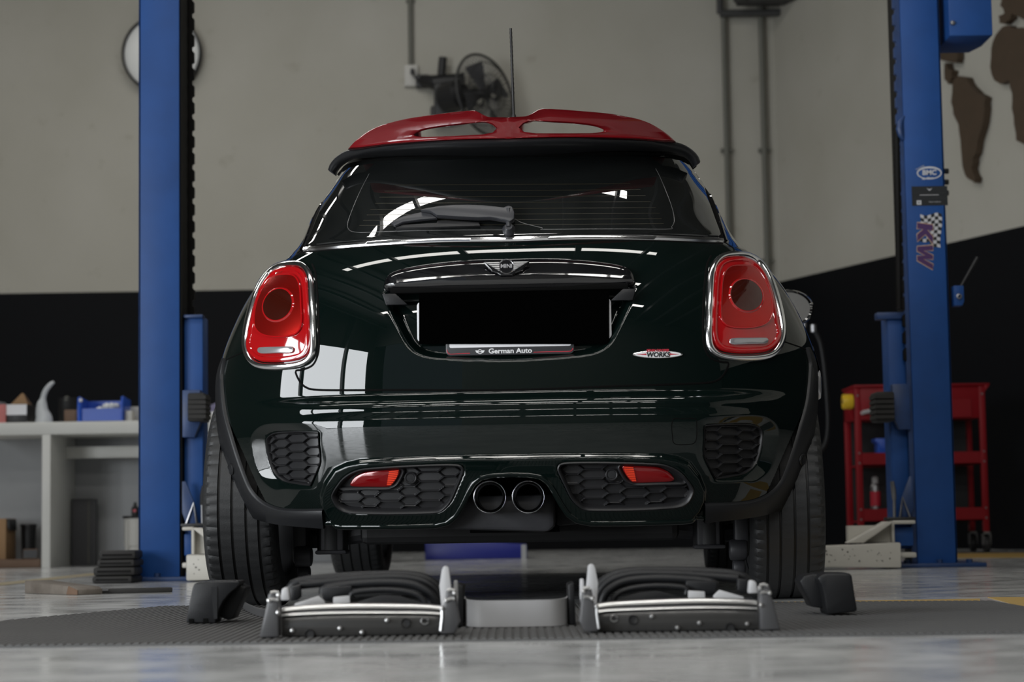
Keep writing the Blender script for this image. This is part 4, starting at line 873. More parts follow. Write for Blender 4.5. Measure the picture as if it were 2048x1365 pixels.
# ================================================================== two-post lift
def lift(name, label, base_px, depth_dir, s, top):
    """s = +1: carriage on the +x side; local origin on the floor under the column's face"""
    b = FL(*base_px); o = thing(name, label, 'car lift', (b[0], b[1], 0))
    hw = .087
    mb = MB(); mb.bx((-hw, 0, .0), (hw, .012, top)); mb.bx((-hw * s - (-.012 if s > 0 else .012) * 0, .0, 0), (-hw * s + .012 * s, .26, top)); mb.bx((-hw, .248, 0), (hw, .26, top)); 
    mb.build('column', M_blue, o, 35, bevel=.004)
    mb = MB(); mb.bx((s * (hw - .02), .014, .02), (s * (hw + .008), .246, top)); mb.build('column_channel', M_grease, o, 0)
    mb = MB(); ry = .212 if s > 0 else .012; mb.bx((s * hw, ry, .02), (s * (hw + .020), ry + .025, top)); mb.build('guide_rail', M_grease if s > 0 else M_blued, o, 0)
    for k in range(34):
        z = .9 + k * .075 if s > 0 else .9 + k * .075
        if z > top - .1: break
        mb = MB(); mb.prism([(s * (hw + .018), 0), (s * (hw + .030), .008), (s * (hw + .030), .05), (s * (hw + .018), .062)], lambda u, v, d: (u, d, z + v), ry - .002, ry + .023)
        mb.build('ladder_tooth', M_grease if (s > 0 or z < 1.95) else M_blued, o, 0)
    # base plate with bolts
    mb = MB(); mb.bx((-.20 if s > 0 else -.25, -.06, 0), (.25 if s > 0 else .20, .40, .018)); mb.build('base_plate', M_blued, o, 35, bevel=.004)
    for x, y in ((-.14, -.03), (.0, -.035), (.13, -.03)):
        MB().cyl((x, y, .018), (x, y, .034), .014, n=6).build('anchor_bolt', M_blued, o, 0)
    # carriage
    cz = 1.12
    mb = MB(); mb.bx((s * .098, .05, .08), (s * .178, .20, cz)); mb.build('carriage', M_blue, o, 35, bevel=.006)
    mb = MB(); mb.bx((s * .09, .03, cz - .03), (s * .225, .10, cz)) if s < 0 else mb.bx((s * .098, .03, cz - .01), (s * .18, .10, cz + .004)); mb.build('carriage_cap', M_blued, o, 35, bevel=.003)
    x0, x1, z0, z1 = (.128, .20, .665, .785) if s > 0 else (.175, .255, .635, .765)
    pad = MB(); pad.bx((s * x0, -.05, z0), (s * x1, .10, z1)); pd = pad.build('door_guard', M_slab, o, 35, bevel=.008)
    for k in range(5):
        z = z0 + .012 + k * (z1 - z0 - .02) / 5
        MB().bx((s * (x0 + .004), -.062, z), (s * (x1 + .006), .09, z + .016)).build('guard_rib', M_slab, pd, 0)
    mb = MB(); mb.prism([(s * .10, .60), (s * .15, .60), (s * .175, .66), (s * .175, .80), (s * .10, .80)], lambda u, v, d: (u, d, v), -.01, .05); mb.build('guard_bracket', M_blued, o, 35, bevel=.003)
    # arm carrier (C section) and white arm
    xc0, xc1, zc0, zc1 = (.112, .165, .055, .225) if s > 0 else (.110, .215, .045, .205)
    mb = MB()
    mb.bx((s * xc0, -.10, zc1 - .016), (s * xc1, .02, zc1)); mb.bx((s * xc0, -.10, zc0), (s * xc1, .02, zc0 + .022)); mb.bx((s * (xc1 - .014), -.10, zc0), (s * xc1, .02, zc1))
    mb.build('arm_carrier', M_armw, o, 35, bevel=.006)
    mb = MB(); mb.bx((s * xc0, -.04, zc0 + .05), (s * (xc1 - .016), .0, zc1 - .03)); mb.build('pivot_block', M_blue, o, 35, bevel=.004)
    far = .56
    arm = MB(); za = .112
    arm.prism([(s * (xc1 - .02), .004), (s * far, .012), (s * far, za - .012), (s * (xc1 - .02), za)], lambda u, v, d: (u, d, v), -.20, -.06)
    am = arm.build('lift_arm', M_armw, o, 35, bevel=.008)
    mb = MB(); mb.prism([(s * (xc1 - .004), zc1 - .004), (s * (xc1 + .035), zc1 - .004), (s * (xc1 + .20), za), (s * (xc1 + .13), za)], lambda u, v, d: (u, d, v), -.155, -.06); mb.build('arm_gusset', M_armw, am, 35, bevel=.004)
    mb = MB(); mb.bx((s * (xc1 - .02), -.06, za), (s * (xc1 + .18), .0, zc1 - .02)); mb.build('arm_web', M_armw, am, 35)
    mb = MB()
    rnd = random.Random(4 + (s > 0)); n = 0
    for k in range(26):
        u = rnd.uniform(xc1 + .01, far - .02); v = rnd.uniform(.03, za - .02); r = rnd.uniform(.002, .006)
        mb.lathe([(r, -.201), (r, -.199), (0, -.2012)], (s * u, 0, v), 'Y', 7)
    c = mb.build('paint_chips', M_grease, am, 0); c['kind'] = 'stuff'
    # lock linkage standing on the arm
    zb_ = zc1
    mb = MB(); mb.prism([(s * .12, zb_), (s * .17, zb_), (s * .155, zb_ + .09), (s * .115, zb_ + .19), (s * .10, zb_ + .19), (s * .10, zb_ + .06)], lambda u, v, d: (u, d, v), -.02, -.005); mb.build('lock_plate', M_blued, o, 35, bevel=.002)
    mb = MB(); mb.tube([(s * .115, -.03, zb_), (s * .15, -.03, zb_ + .10), (s * .165, -.03, zb_ + .0)], .006, 6); mb.build('spring_leg', M_metal, o)
    mb = MB(); mb.tube([(s * .19, -.04, zb_), (s * .188, -.04, zb_ + .10)], .007, 8); k = mb.build('lock_pin', M_metal, o)
    MB().tube([(s * .188, -.04, zb_ + .09), (s * .19, -.04, zb_ + .13), (s * .195, -.04, zb_ + .17)], [.010, .012, .009], 10).build('pin_knob', M_dark if s > 0 else M_metal, k)
    MB().bx((s * .10, -.06, zb_), (s * .225, .03, zb_ + .014)).build('lock_base', M_dark, o, 35, bevel=.003)
    return o
LL = lift('lift_column', 'left blue two-post lift column, black guide rail and white arm beside the left rear tyre', (318, 1163), 1, 1, 3.3)
LR = lift('lift_column', 'right blue two-post lift column covered in stickers, in front of the red tool cart', (1875, 1135), 1, -1, 3.3)
LR.location.x += .002
for o_, sg in ((LL, 1), (LR, 1)): o_.rotation_euler = (0, 0, 0)
# control box, lever and cable on the right column
def loc(o, p): return (p[0] - o.location.x, p[1] - o.location.y, p[2] - o.location.z)
YR = LR.location.y
a, b = loc(LR, AT(1899, 72, YR - .06)), loc(LR, AT(1986, 72, YR - .06))
mb = MB(); mb.prism([(a[0], a[1]), (b[0], a[1]), (b[0], a[1] + .22), (b[0] - .03, a[1] + .34), (a[0], a[1] + .34)], lambda u, v, d: (u, v, d), a[2], a[2] + .75); mb.build('control_box', M_blue, LR, 35, bevel=.006)
q = loc(LR, AT(1905, 46, YR - .065)); MB().lathe([(0, -.01), (.009, -.008), (.011, 0)], q, 'Y', 14).build('box_screw', M_metal, LR)
a, b = loc(LR, AT(1906, 572, YR)), loc(LR, AT(1928, 612, YR))
lv = MB().prism([(a[0], b[2]), (b[0] - .008, b[2]), (b[0], b[2] + .02), (b[0], a[2]), (a[0], a[2])], lambda u, v, d: (u, d, v), -.01, .05).build('lever_bracket', M_blue, LR, 35, bevel=.004)
c = loc(LR, AT(1916, 594, YR)); MB().lathe([(.012, -.022), (.006, -.024), (.006, -.01)], (c[0], 0, c[2]), 'Y', 16).build('bracket_bolt', M_metal, lv)
a, b = loc(LR, AT(1924, 572, YR)), loc(LR, AT(1957, 514, YR)); MB().tube([(a[0], .02, a[2]), (b[0], .02, b[2])], [.007, .009], 8).build('lever', M_dark, lv)
for py in (338, 360, 382):
    c = loc(LR, AT(1899, py, YR)); MB().cyl((c[0] - .01, .06, c[2]), (c[0] + .008, .06, c[2]), .012, n=10).build('side_bolt', M_dark, LR)
P = [loc(LR, AT(x, y, YR)) for x, y in ((1808, 232), (1801, 244), (1799, 258), (1802, 272), (1807, 280))]
MB().tube([(p_[0], .0, p_[2]) for p_ in P], [.004, .012, .016, .013, .004], 8).build('chain_guide', M_blued, LR)
c0_, c1_ = loc(LR, AT(1795, 250, YR)), loc(LR, AT(1801, 618, YR)); mb = MB(); n = 60
mb.tube([(c0_[0] + (c1_[0] - c0_[0]) * t, .02, c0_[2] + (c1_[2] - c0_[2]) * t) for t in np.linspace(0, 1, n)], [.013 + (.003 if i % 2 else 0) for i in range(n)], 8); mb.build('lift_chain', M_grease, LR)
# stickers on the right column's face
def ST(px, py): p_ = AT(px, py, YR - .001); return p_[0] - LR.location.x, p_[2]
sc = 1 / 5.2462
def S5(x, y): return ST(1800 + x * sc, 300 + y * sc)
FY0 = -.001
bc = S5(307, 242); rx = (S5(438, 240)[0] - S5(175, 240)[0]) / 2; rz = (S5(307, 172)[1] - S5(307, 308)[1]) / 2
mb = MB(); N = 40; vs = []; fs = []
for k in range(N):
    a = 2 * math.pi * k / N; up = .80 if math.sin(a) > 0 else .88
    for f in (1, up): vs.append((bc[0] + rx * math.cos(a) * (1 if f == 1 else .9), FY0 - .0006, bc[1] + rz * math.sin(a) * (f if f == 1 else up * (.88 if math.sin(a) > 0 else .95))))
fs = [(2 * k, 2 * k + 1, (2 * k + 3) % (2 * N), (2 * k + 2) % (2 * N)) for k in range(N)]; mb.add(vs, fs)
stk = mb.build('sticker', M_kww, LR, 0)
text_mesh('lettering', 'BMC', .030, M_kww, stk, (bc[0], FY0 - .0006, bc[1] + .001), RX, extr=.0003, offset=.0012, sx=1.02, shear=.05)
bt = S5(290, 300); text_mesh('lettering', 'Air Filters', .0125, M_kww, stk, (bt[0], FY0 - .0008, bt[1]), (RX[0], math.radians(-4), 0), extr=.0003, offset=.0006, shear=.25)
bt = S5(208, 185); text_mesh('lettering', 'Powered by', .0085, M_kww, stk, (bt[0], FY0 - .0006, bt[1]), (RX[0], math.radians(-27), 0), extr=.0003, shear=.2)
a, b = S5(127, 588), S5(495, 378)
st2 = MB().prism([(a[0], a[1]), (b[0], a[1]), (b[0], b[1]), (a[0], b[1])], lambda u, v, d: (u, d, v), FY0 - .0007, FY0).build('sticker', M_blackprint, LR, 0); st2['label'] = 'black rectangular sticker'
v_ = [S5(278, 402), S5(308, 415), S5(338, 402), S5(310, 430)]; MB().prism(v_[::-1], lambda u, v, d: (u, d, v), FY0 - .0012, FY0 - .0006).build('chevron', M_kww, st2, 0)
t_ = S5(306, 473); MB().box((t_[0], FY0 - .001, t_[1]), (.084, .0006, .0026)).build('faint_line', M_greyp, st2, 0)
t_ = S5(365, 546); text_mesh('lettering', 'Made in California', .0072, M_kww, st2, (t_[0], FY0 - .0012, t_[1]), RX, extr=.0002)
a, b = S5(176, 576), S5(222, 530); MB().prism([(a[0], a[1]), (b[0], a[1]), (b[0], b[1]), (a[0], b[1])], lambda u, v, d: (u, d, v), FY0 - .0012, FY0 - .0006).build('white_square', M_kww, st2, 0)
c = S5(199, 553); MB().prism([(c[0] - .003, c[1] - .003), (c[0] + .003, c[1] - .003), (c[0] + .003, c[1] + .003), (c[0] - .003, c[1] + .003)], lambda u, v, d: (u, d, v), FY0 - .0016, FY0 - .001).build('inner_square', M_blackprint, st2, 0)
fr_ = [S5(145, 582), S5(485, 576), S5(480, 505), S5(140, 512)]; MB().tube([(x, FY0 - .001, z) for x, z in fr_], .0005, 4, closed=True).build('thin_frame', M_holder, st2)
for y in (452,): a, b = S5(135, y), S5(490, y - 4); MB().tube([(a[0], FY0 - .001, a[1]), (b[0], FY0 - .001, b[1])], .0004, 4).build('thin_line', M_holder, st2)
# chequered flag and two letters running down
def flagp(u, v):                                   # u 0..1 across, v 0..1 down the flag
    x = 215 + 222 * u + 18 * math.sin(v * 5.2 + .4) * (.35 + .2 * u) - 6; y = 675 + 355 * v + 16 * math.sin(u * 6.0) * (1 - .3 * v)
    return S5(x + 0 * v, y)
mbw = MB(); mbk = MB(); NU, NV = 6, 10
for i in range(NU):
    for j in range(NV):
        if i < 2 and j > 2 and j not in (7,): continue
        if i < 3 and j > 3 and j not in (6, 7): continue
        q_ = [flagp(i / NU, j / NV), flagp((i + 1) / NU, j / NV), flagp((i + 1) / NU, (j + 1) / NV), flagp(i / NU, (j + 1) / NV)]
        (mbw if (i + j) % 2 == 0 else mbk).add([(x, FY0 - .0005, z) for x, z in q_], [(0, 1, 2, 3)])
st3 = mbw.build('sticker', M_kww, LR, 0, recalc=False); mbk.build('black_checks', M_blackprint, st3, 0, recalc=False)
KP = [(0, 0), (0, 1), (.34, 1), (.34, .64), (.68, 1), (1.12, 1), (.62, .52), (1.1, 0), (.68, 0), (.34, .38), (.34, 0)]
WP = [(.22, 0), (0, 1), (.33, 1), (.43, .42), (.66, 1), (.92, 1), (1.0, .42), (1.25, 1), (1.6, 1), (1.14, 0), (.84, 0), (.74, .5), (.52, 0)]
for LP, ya, yb_, wmax in ((KP, 775, 975, 1.12), (WP, 990, 1245, 1.6)):
    L2 = np.array([S5(180 + 165 * v + 12 * 0, ya + (yb_ - ya) * (u / wmax) + 22 * v - 10) for u, v in LP])
    for grow, m_, dy, nm in ((.0034, M_kww, .0009, 'letter_border'), (.0021, M_kwo, .0013, 'letter_outline'), (0, M_kwp, .0017, 'lettering')):
        Q = inset(L2, -grow) if grow else L2
        MB().prism([tuple(q_) for q_ in Q], lambda u, v, d: (u, d, v), FY0 - dy, FY0 - dy + .0003).build(nm, m_, st3, 0)

# ================================================================== workbench along the back wall
YB = 11.7
def BW(px, py, dy=0.0): return AT(px, py, YB + dy)
zt = BW(200, 843)[2]; zu = BW(200, 868)[2]; bl = BW(-60, 1000)[0]; br = BW(760, 1000)[0]; lx = BW(92, 1000)[0]
BEN = thing('workbench', 'long white laminate workbench along the back wall behind the left lift column', 'workbench', (lx, YB, 0))
L = lambda x: x - lx
mb = MB(); mb.bx((L(bl), 0, zu), (L(br), .75, zt)); mb.build('top', M_benchw, BEN, 35, bevel=.004)
def panel(name, x0, x1, y0, y1, z0, z1, m=M_benchw): return MB().bx((x0, y0, z0), (x1, y1, z1)).build(name, m, BEN, 35, bevel=.002)
wl = BW(102, 1000)[0] - BW(85, 1000)[0]
panel('side_panel', -wl * .5, wl * .5, .0, .72, 0, zu)
panel('side_panel', L(BW(395, 1000)[0]), L(BW(412, 1000)[0]), .0, .72, 0, zu); panel('side_panel', L(br) - .04, L(br), 0, .72, 0, zu)
panel('back_panel', L(bl), -wl * .5, .60, .63, 0, zu, M_benchi)
panel('back_panel', wl * .5, L(br), .66, .69, 0, zu, M_benchi)
zr0, zr1 = BW(200, 912)[2], BW(200, 888)[2]
panel('rail', wl * .5, L(BW(395, 0)[0]), .40, .44, zr0, zr1)
panel('drawer_front', L(BW(413, 0)[0]), L(BW(600, 0)[0]), .005, .025, BW(420, 905)[2], BW(420, 868)[2])
k = panel('drawer_front', L(BW(605, 0)[0]), L(br) - .045, .005, .025, BW(420, 905)[2], BW(420, 868)[2])
panel('shelf', L(BW(413, 0)[0]), L(br) - .04, .05, .65, BW(420, 1012)[2], BW(420, 1002)[2], M_benchi)
MB().cyl((L(BW(437, 0)[0]), -.02, BW(437, 872)[2]), (L(BW(437, 0)[0]), .006, BW(437, 872)[2]), .012).build('knob', M_dark, BEN)
def ITEM(name, label, cat, px0, px1, py0, py1, dy, depth, m, group=None, bev=.006, z0=None, parts=None):
    """a box-like thing standing at depth YB + dy, its base on z0"""
    a, b = BW(px0, py1, dy), BW(px1, py0, dy); zb0 = a[2] if z0 is None else z0
    h = max(b[2] - zb0, .01); w = b[0] - a[0]; o = thing(name, label, cat, ((a[0] + b[0]) / 2, YB + dy, zb0), 0, group)
    return o, w, h
EPS = .0005
o, w, h = ITEM('card_box', 'pinkish red card box standing at the left end of the workbench top', 'box', -14, 11, 810, 842, .10, .2, M_pink, z0=zt + EPS)
MB().box((0, .1, h / 2), (w, .2, h)).build('carton', M_pink, o, 35, bevel=.004); MB().box((0, .1, h + .001), (w * .96, .18, .003)).build('lid_flap', M_pink, o, 0)
o, w, h = ITEM('dark_box', 'black box with a white label under an open cardboard flap, on the workbench', 'box', 12, 54, 809, 842, .12, .2, M_dark, z0=zt + EPS)
MB().box((0, .11, h / 2), (w, .22, h)).build('carton', M_dark, o, 35, bevel=.004); MB().box((0, -.002, h * .72), (w * .98, .004, h * .55)).build('label', M_platew, o, 0)
mb = MB(); mb.prism([(-w * .5 + .02, h), (w * .5, h), (w * .28, h + .065), (w * .2, h + .065)], lambda u, v, d: (u, d, v), .02, .03); mb.build('flap', M_card, o, 0)
mb = MB(); mb.prism([(w * .2, h), (w * .62, h), (w * .28, h + .06)], lambda u, v, d: (u, d, v), .05, .06); mb.build('flap', M_woodb, o, 0)
o, w, h = ITEM('cloth_heap', 'dark grey crumpled heap at the left end of the workbench top', 'cloth', -30, 8, 785, 842, .52, .2, M_bundle, z0=zt + EPS)
MB().lathe([(0, 0), (.11, .0), (.12, .05), (.10, .11), (.05, .15), (0, .16)], (0, .05, 0), 'Z', 18).build('heap', M_bundle, o, 60)
# twisted plastic bag
o, w, h = ITEM('plastic_bag', 'greyish translucent plastic bag twisted upright on the workbench', 'bag', 68, 108, 762, 841, .18, .1, M_bag, z0=zt + EPS)
pts = [(0, 0, 0), (0, 0, .03), (-.01, .0, .06), (-.012, 0, .095), (-.006, 0, .125), (.0, 0, .15), (.012, 0, .175), (.032, 0, .198), (.05, 0, .212), (.058, 0, .215)]
pts = [(x * w / .115, y, z * h / .222) for x, y, z in pts]
mb = MB(); mb.tube(spline_open(pts, 26), np.interp(np.linspace(0, 1, 26), [0, .1, .3, .45, .55, .7, .9, 1], [.052, .05, .036, .029, .017, .016, .014, .008]), 14); bgo = mb.build('bag', M_bag, o, 60)
mb = MB(); mb.tube([(-.02, -.03, .0), (-.012, -.025, .05), (-.004, -.012, .11)], [.012, .012, .006], 6); mb.tube([(.03, -.02, .0), (.015, -.018, .05)], [.016, .008], 6); mb.build('fold', M_bag, o, 60)
# clutter
o, w, h = ITEM('small_carton', 'small brown carton in the dark clutter between bag and blue bin', 'box', 128, 152, 821, 842, .30, .1, M_woodb, z0=zt + EPS)
MB().box((0, .05, h / 2), (w, .1, h)).build('carton', M_woodb, o, 35, bevel=.003); MB().box((0, .05, h + .002), (w * .9, .08, .004)).build('flap', M_woodb, o, 0)
o, w, h = ITEM('dark_tub', 'black tub standing behind the small brown carton on the workbench', 'tub', 112, 152, 795, 842, .45, .1, M_dark, z0=zt + EPS)
MB().lathe([(0, 0), (w * .45, 0), (w * .5, h * .5), (w * .48, h), (w * .4, h), (0, h * .9)], (0, .06, 0), 'Z', 24).build('tub', M_dark, o, 40)
MB().lathe([(0, 0), (.02, .0), (.014, .022), (0, .026)], (0, 0.02, h * .9), 'Z', 12).build('lump', M_pipe, o, 50)
# blue parts bin
o, w, h = ITEM('parts_bin', 'bright blue plastic parts bin filled with bagged bits on the workbench', 'bin', 155, 246, 792, 843, .08, .2, M_bluebin, z0=zt + EPS)
x0, x1 = -w / 2, w / 2
mb = MB(); mb.bx((x0, 0, 0), (x1, .24, .006)); mb.bx((x0, 0.0, 0), (x1, .006, h * .52)); mb.bx((x0, .234, 0), (x1, .24, h * .9)); mb.build('bin_body', M_bluebin, o, 35)
for xx in (x0, x1):
    s_ = 1 if xx < 0 else -1
    mb = MB(); mb.prism([(-.012, 0), (.24, 0), (.24, h * .92), (.03, h), (.0, h * .96), (-.012, h * .6)], lambda u, v, d: (xx + d * s_, u, v), 0, .012); mb.build('bin_side', M_bluebin, o, 35, bevel=.003)
MB().lathe([(0, -.012), (.008, -.010), (.012, 0)], (x0 + .018, .0, h * .84), 'Y', 14).build('bin_knob', M_platew, o)
MB().tube([(x0 + .016, -.008, 0), (x0 + .016, -.008, h * .75)], .009, 8).build('bin_rim', M_bluebin, o)
o, w, h = ITEM('bag_of_parts', 'clear plastic bag of small parts lying in the blue bin', 'bag', 190, 236, 795, 822, .16, .1, M_bag, z0=zt + .02)
mb = MB(); 
for k, (x, y, z, r) in enumerate(((-.04, .0, .045, .03), (0, .01, .06, .036), (.03, .0, .065, .032), (.05, .02, .07, .026))): mb.lathe([(0, -r), (r * .7, -r * .7), (r, 0), (r * .7, r * .7), (0, r)], (x, y, z), 'Z', 12)
mb.build('bag', M_bag, o, 60)
# pale small boxes right of the bin
for nm, lab, a in (('spray_nozzle', 'small pale carton next to the blue bin, partly behind the left column', (250, 264, 822, 843)), ('spray_nozzle', 'larger pale carton peeping out left of the left lift column', (258, 290, 814, 843))):
    o, w, h = ITEM('pale_carton', lab, 'box', *a, (.12 if a[0] < 255 else .3), .1, M_cream, z0=zt + EPS)
    MB().box((0, .05, h / 2), (w, .1, h)).build('carton', M_cream, o, 35, bevel=.004); MB().box((0, .05, h), (w * .7, .08, .006)).build('flap', M_benchi, o, 0)
o, w, h = ITEM('white_tray', 'white tray on the workbench between the left column and the car', 'tray', 405, 470, 823, 843, .1, .2, M_cream, z0=zt + EPS)
MB().box((0, .12, h / 2), (w, .24, h)).build('tray', M_cream, o, 35, bevel=.006); MB().box((0, -.003, h * .85), (w, .01, h * .2)).build('rim', M_platew, o, 0)
ztr = zt + EPS + h + .001
o, w, h = ITEM('cloth', 'greyish purple cloth heaped on the white tray beside the car', 'cloth', 408, 468, 797, 823, .12, .2, M_purple, z0=ztr)
MB().lathe([(0, 0), (.085, 0), (.08, .02), (.06, .045), (.02, .062), (0, .064)], (0, .1, 0), 'Z', 20).build('heap', M_purple, o, 60)
# ---- under the bench
def U(name, lab, cat, px0, px1, py0, py1, dy, m, depth=.2, group=None):
    a, b = BW(px0, py1, dy), BW(px1, py0, dy); o = thing(name, lab, cat, ((a[0] + b[0]) / 2, YB + dy, EPS), 0, group); return o, b[0] - a[0], b[2]
o, w, h = U('storage_box', 'brown cardboard box under the bench at the left frame edge', 'box', -40, 12, 1038, 1110, .2, M_card)
zbk = BW(10, 1110, .2)[2]
MB().box((0, .12, h / 2), (w, .24, h)).build('carton', M_card, o, 35, bevel=.004); mb = MB(); mb.prism([(w / 2 - .005, h), (w / 2 + .012, h - .01), (w / 2 + .014, h - .07), (w / 2, h - .03)], lambda u, v, d: (u, d, v), .02, .2); mb.build('flap', M_dark, o, 0)
o, w, h = U('wood_plank', 'long brown plank lying on the floor under the left end of the bench', 'plank', -60, 81, 1119, 1137, .05, M_woodb)
hp = h; MB().box((0, .06, h / 2), (w, .12, h)).build('plank', M_woodb, o, 35, bevel=.004); MB().box((w / 2 - .001, .06, h / 2), (.004, .11, h * .9)).build('end_grain', M_wood, o, 0)
o, w, h = U('wood_block', 'short dark brown timber block lying across the plank under the bench', 'plank', 20, 72, 1092, 1125, .06, M_woodb)
o.location.z = hp + .002; hb = .055
mb = MB(); mb.prism([(-.055, .25), (.0, .0), (.085, .0), (.03, .25)], lambda u, v, d: (u, v, d), 0, hb); mb.build('block', M_woodb, o, 35, bevel=.003); mb = MB(); mb.prism([(.002, -.002), (.083, -.002), (.083, .0), (.002, .0)], lambda u, v, d: (u, v, d), .004, hb - .004); mb.build('end_grain', M_dark, o, 0)
o, w, h = U('bin', 'small black waste bin under the bench behind the timber block', 'bin', 36, 68, 1049, 1125, .40, M_dark)
MB().lathe([(0, 0), (w * .38, 0), (w * .5, h), (w * .46, h), (w * .36, .02), (0, .02)], (0, .06, 0), 'Z', 24).build('bin', M_dark, o, 40); MB().lathe([(w * .5, h - .02), (w * .53, h - .01), (w * .5, h)], (0, .06, 0), 'Z', 24).build('rim', M_dark, o, 40)
o, w, h = U('board', 'dark grey upright board leaning inside the bench compartment', 'board', 141, 190, 998, 1133, .5, M_bundle)
MB().box((0, .05, h / 2), (w, .04, h)).build('board', M_bundle, o, 35, bevel=.004); MB().box((w * .2, .028, h / 2), (.006, .006, h * .95)).build('edge_strip', M_pipe, o, 0)
o, w, h = U('drum', 'white metal canister under the bench beside the left column', 'canister', 238, 292, 1037, 1125, .12, M_cream)
MB().lathe([(0, 0), (w * .42, 0), (w * .42, h * .40), (w * .46, h * .42), (w * .46, h), (0, h)], (0, .12, 0), 'Z', 28).build('body', M_cream, o, 40); MB().lathe([(0, h), (w * .5, h), (w * .52, h + .008), (w * .5, h + .014), (0, h + .014)], (0, .12, 0), 'Z', 28).build('lid', M_dark, o, 40)
for a_ in (.5, 2.2): MB().tube([(.0 + w * .47 * math.cos(-a_), .12 + w * .47 * math.sin(-a_), .02), (w * .47 * math.cos(-a_), .12 + w * .47 * math.sin(-a_), h * .95)], .012, 8).build('rib', M_cream, o)
hd = h + .014 + EPS
o, w, h = U('bottle', 'black bottle with a red mark standing on the white canister', 'bottle', 261, 276, 1008, 1036, .2, M_dark)
o.location.z = hd; hb = .082
MB().lathe([(0, 0), (.02, 0), (.022, .01), (.022, .045), (.010, .06), (.008, .078), (0, .08)], (0, .03, 0), 'Z', 18).build('bottle', M_dark, o, 40); MB().box((0, .008, .03), (.018, .004, .014)).build('red_mark', M_redprint, o, 0)
# grey bundle behind the left rear tyre
p0 = FL(430, 1120); o = thing('bundle', 'dark grey rounded bundle between the left column and the rear tyre', 'bag', (-1.62, 10.6, EPS))
b0 = AT(440, 1075, 10.6); o.location = (b0[0], 10.6, EPS); MB().lathe([(0, 0), (.15, 0), (.19, .08), (.185, .18), (.13, .27), (.05, .33), (0, .34)], (0, 0, 0), 'Z', 24).build('bundle', M_bundle, o, 60); MB().lathe([(.05, .33), (.04, .36), (.0, .37)], (0, 0, 0), 'Z', 16).build('knot', M_bundle, o, 60)

# ---- rubber slabs, planks near the left column
p = FL(240, 1172)
zz = EPS; rnd = random.Random(3)
slabs = (('lowest', -.02, .085, .30), ('second from the floor', -.01, .085, .30), ('third from the floor', .015, .06, .28), ('topmost', .02, .085, .27))
yy = 8.45
for k, (nm, dx, hh, ww) in enumerate((('lowest of the stack', -.004, .030, .165), ('second from the floor', -.001, .034, .17), ('third from the floor', .008, .030, .155), ('topmost of the stack', .010, .034, .15))):
    c = AT(237, 1172, yy); o = thing('rubber_slab', 'black rubber slab, %s beside the left lift column' % nm, 'slab', (c[0] + dx, yy, zz), rnd.uniform(-.1, .1), 'rubber slabs stacked by the left column')
    MB().box((0, 0, hh / 2), (ww, .19, hh)).build('slab', M_slab, o, 40, bevel=.010)
    MB().box((0, -.096, hh / 2), (ww * .8, .004, hh * .25)).build('groove', M_grease, o, 0); zz += hh + .0012
a, b = FL(52, 1188), FL(188, 1192)
o = thing('wood_plank', 'weathered grey wooden plank lying on the floor left of the column', 'plank', ((a[0] + b[0]) / 2, (a[1] + b[1]) / 2 + .06, EPS), math.atan2(b[1] - a[1], b[0] - a[0]))
ln = float(np.hypot(*(b - a)[:2])); ln = .345
MB().prism([(-ln / 2, 0), (ln / 2, 0), (ln / 2, .018), (ln / 2 - .02, .026), (-ln / 2, .045)], lambda u, v, d: (u, d, v), -.05, .05).build('plank', M_wood, o, 35, bevel=.003); MB().prism([(ln * .3, .001), (ln / 2 + .001, .001), (ln / 2 + .001, .017), (ln * .34, .03)], lambda u, v, d: (u, d, v), -.0515, -.0495).build('split_end', M_woodb, o, 0)
a = FL(266, 1187); o = thing('steel_bar', 'flat dark bar lying on the floor in front of the rubber slabs', 'bar', (a[0], a[1] + .02, EPS), .25)
MB().box((0, 0, .008), (.26, .06, .016)).build('bar', M_slab, o, 35, bevel=.003); MB().box((-.12, -.029, .013), (.06, .006, .006)).build('worn_edge', M_metal, o, 0)

# ---- blue crate seen under the car
a, b = AT(850, 1112, 12.3), AT(1054, 1090, 12.3)
o = thing('storage_crate', 'low blue crate on the floor by the back wall, seen beneath the car', 'crate', ((a[0] + b[0]) / 2, 12.3, EPS)); w = b[0] - a[0]; h = b[2]
MB().prism([(-w / 2, 0), (w / 2, 0), (w / 2, h), (-w / 2, h + .05)], lambda u, v, d: (u, d, v), 0, .4).build('crate', M_crate, o, 35, bevel=.008); MB().box((w / 2 - .02, -.006, h * .5), (.03, .012, h)).build('corner_post', M_benchi, o, 0)

# ================================================================== tool cart and hoses on the right
YC = 11.9
def CW(px, py, dy=0.0): return AT(px, py, YC + dy)
cx_ = CW(1845, 900)[0]; zt_ = CW(1845, 769)[2]
CART = thing('tool_cart', 'red steel tool cart with open shelves behind the right lift column', 'tool cart', (cx_, YC, 0))
X = lambda px: CW(px, 900)[0] - cx_
Zc = lambda py: CW(1845, py)[2]
xl, xr = X(1712), X(1972); DC = .42
zfl = 0.0
mb = MB(); mb.prism([(xl - .005, zt_ - .012), (xr + .03, zt_ - .012), (xr + .03, zt_ + .0), (xl - .005, zt_)], lambda u, v, d: (u, d, v), -.02, DC); mb.prism([(xr - .0, zt_ - .05), (xr + .03, zt_ - .012), (xr - .0, zt_ - .012)], lambda u, v, d: (u, d, v), -.02, DC); mb.build('top_tray', M_cartred, CART, 35, bevel=.003)
mb = MB(); mb.bx((xl, 0.005, Zc(838)), (xr - .02, DC - .02, zt_ - .013)); dr = mb.build('drawer', M_cartred, CART, 35, bevel=.004)
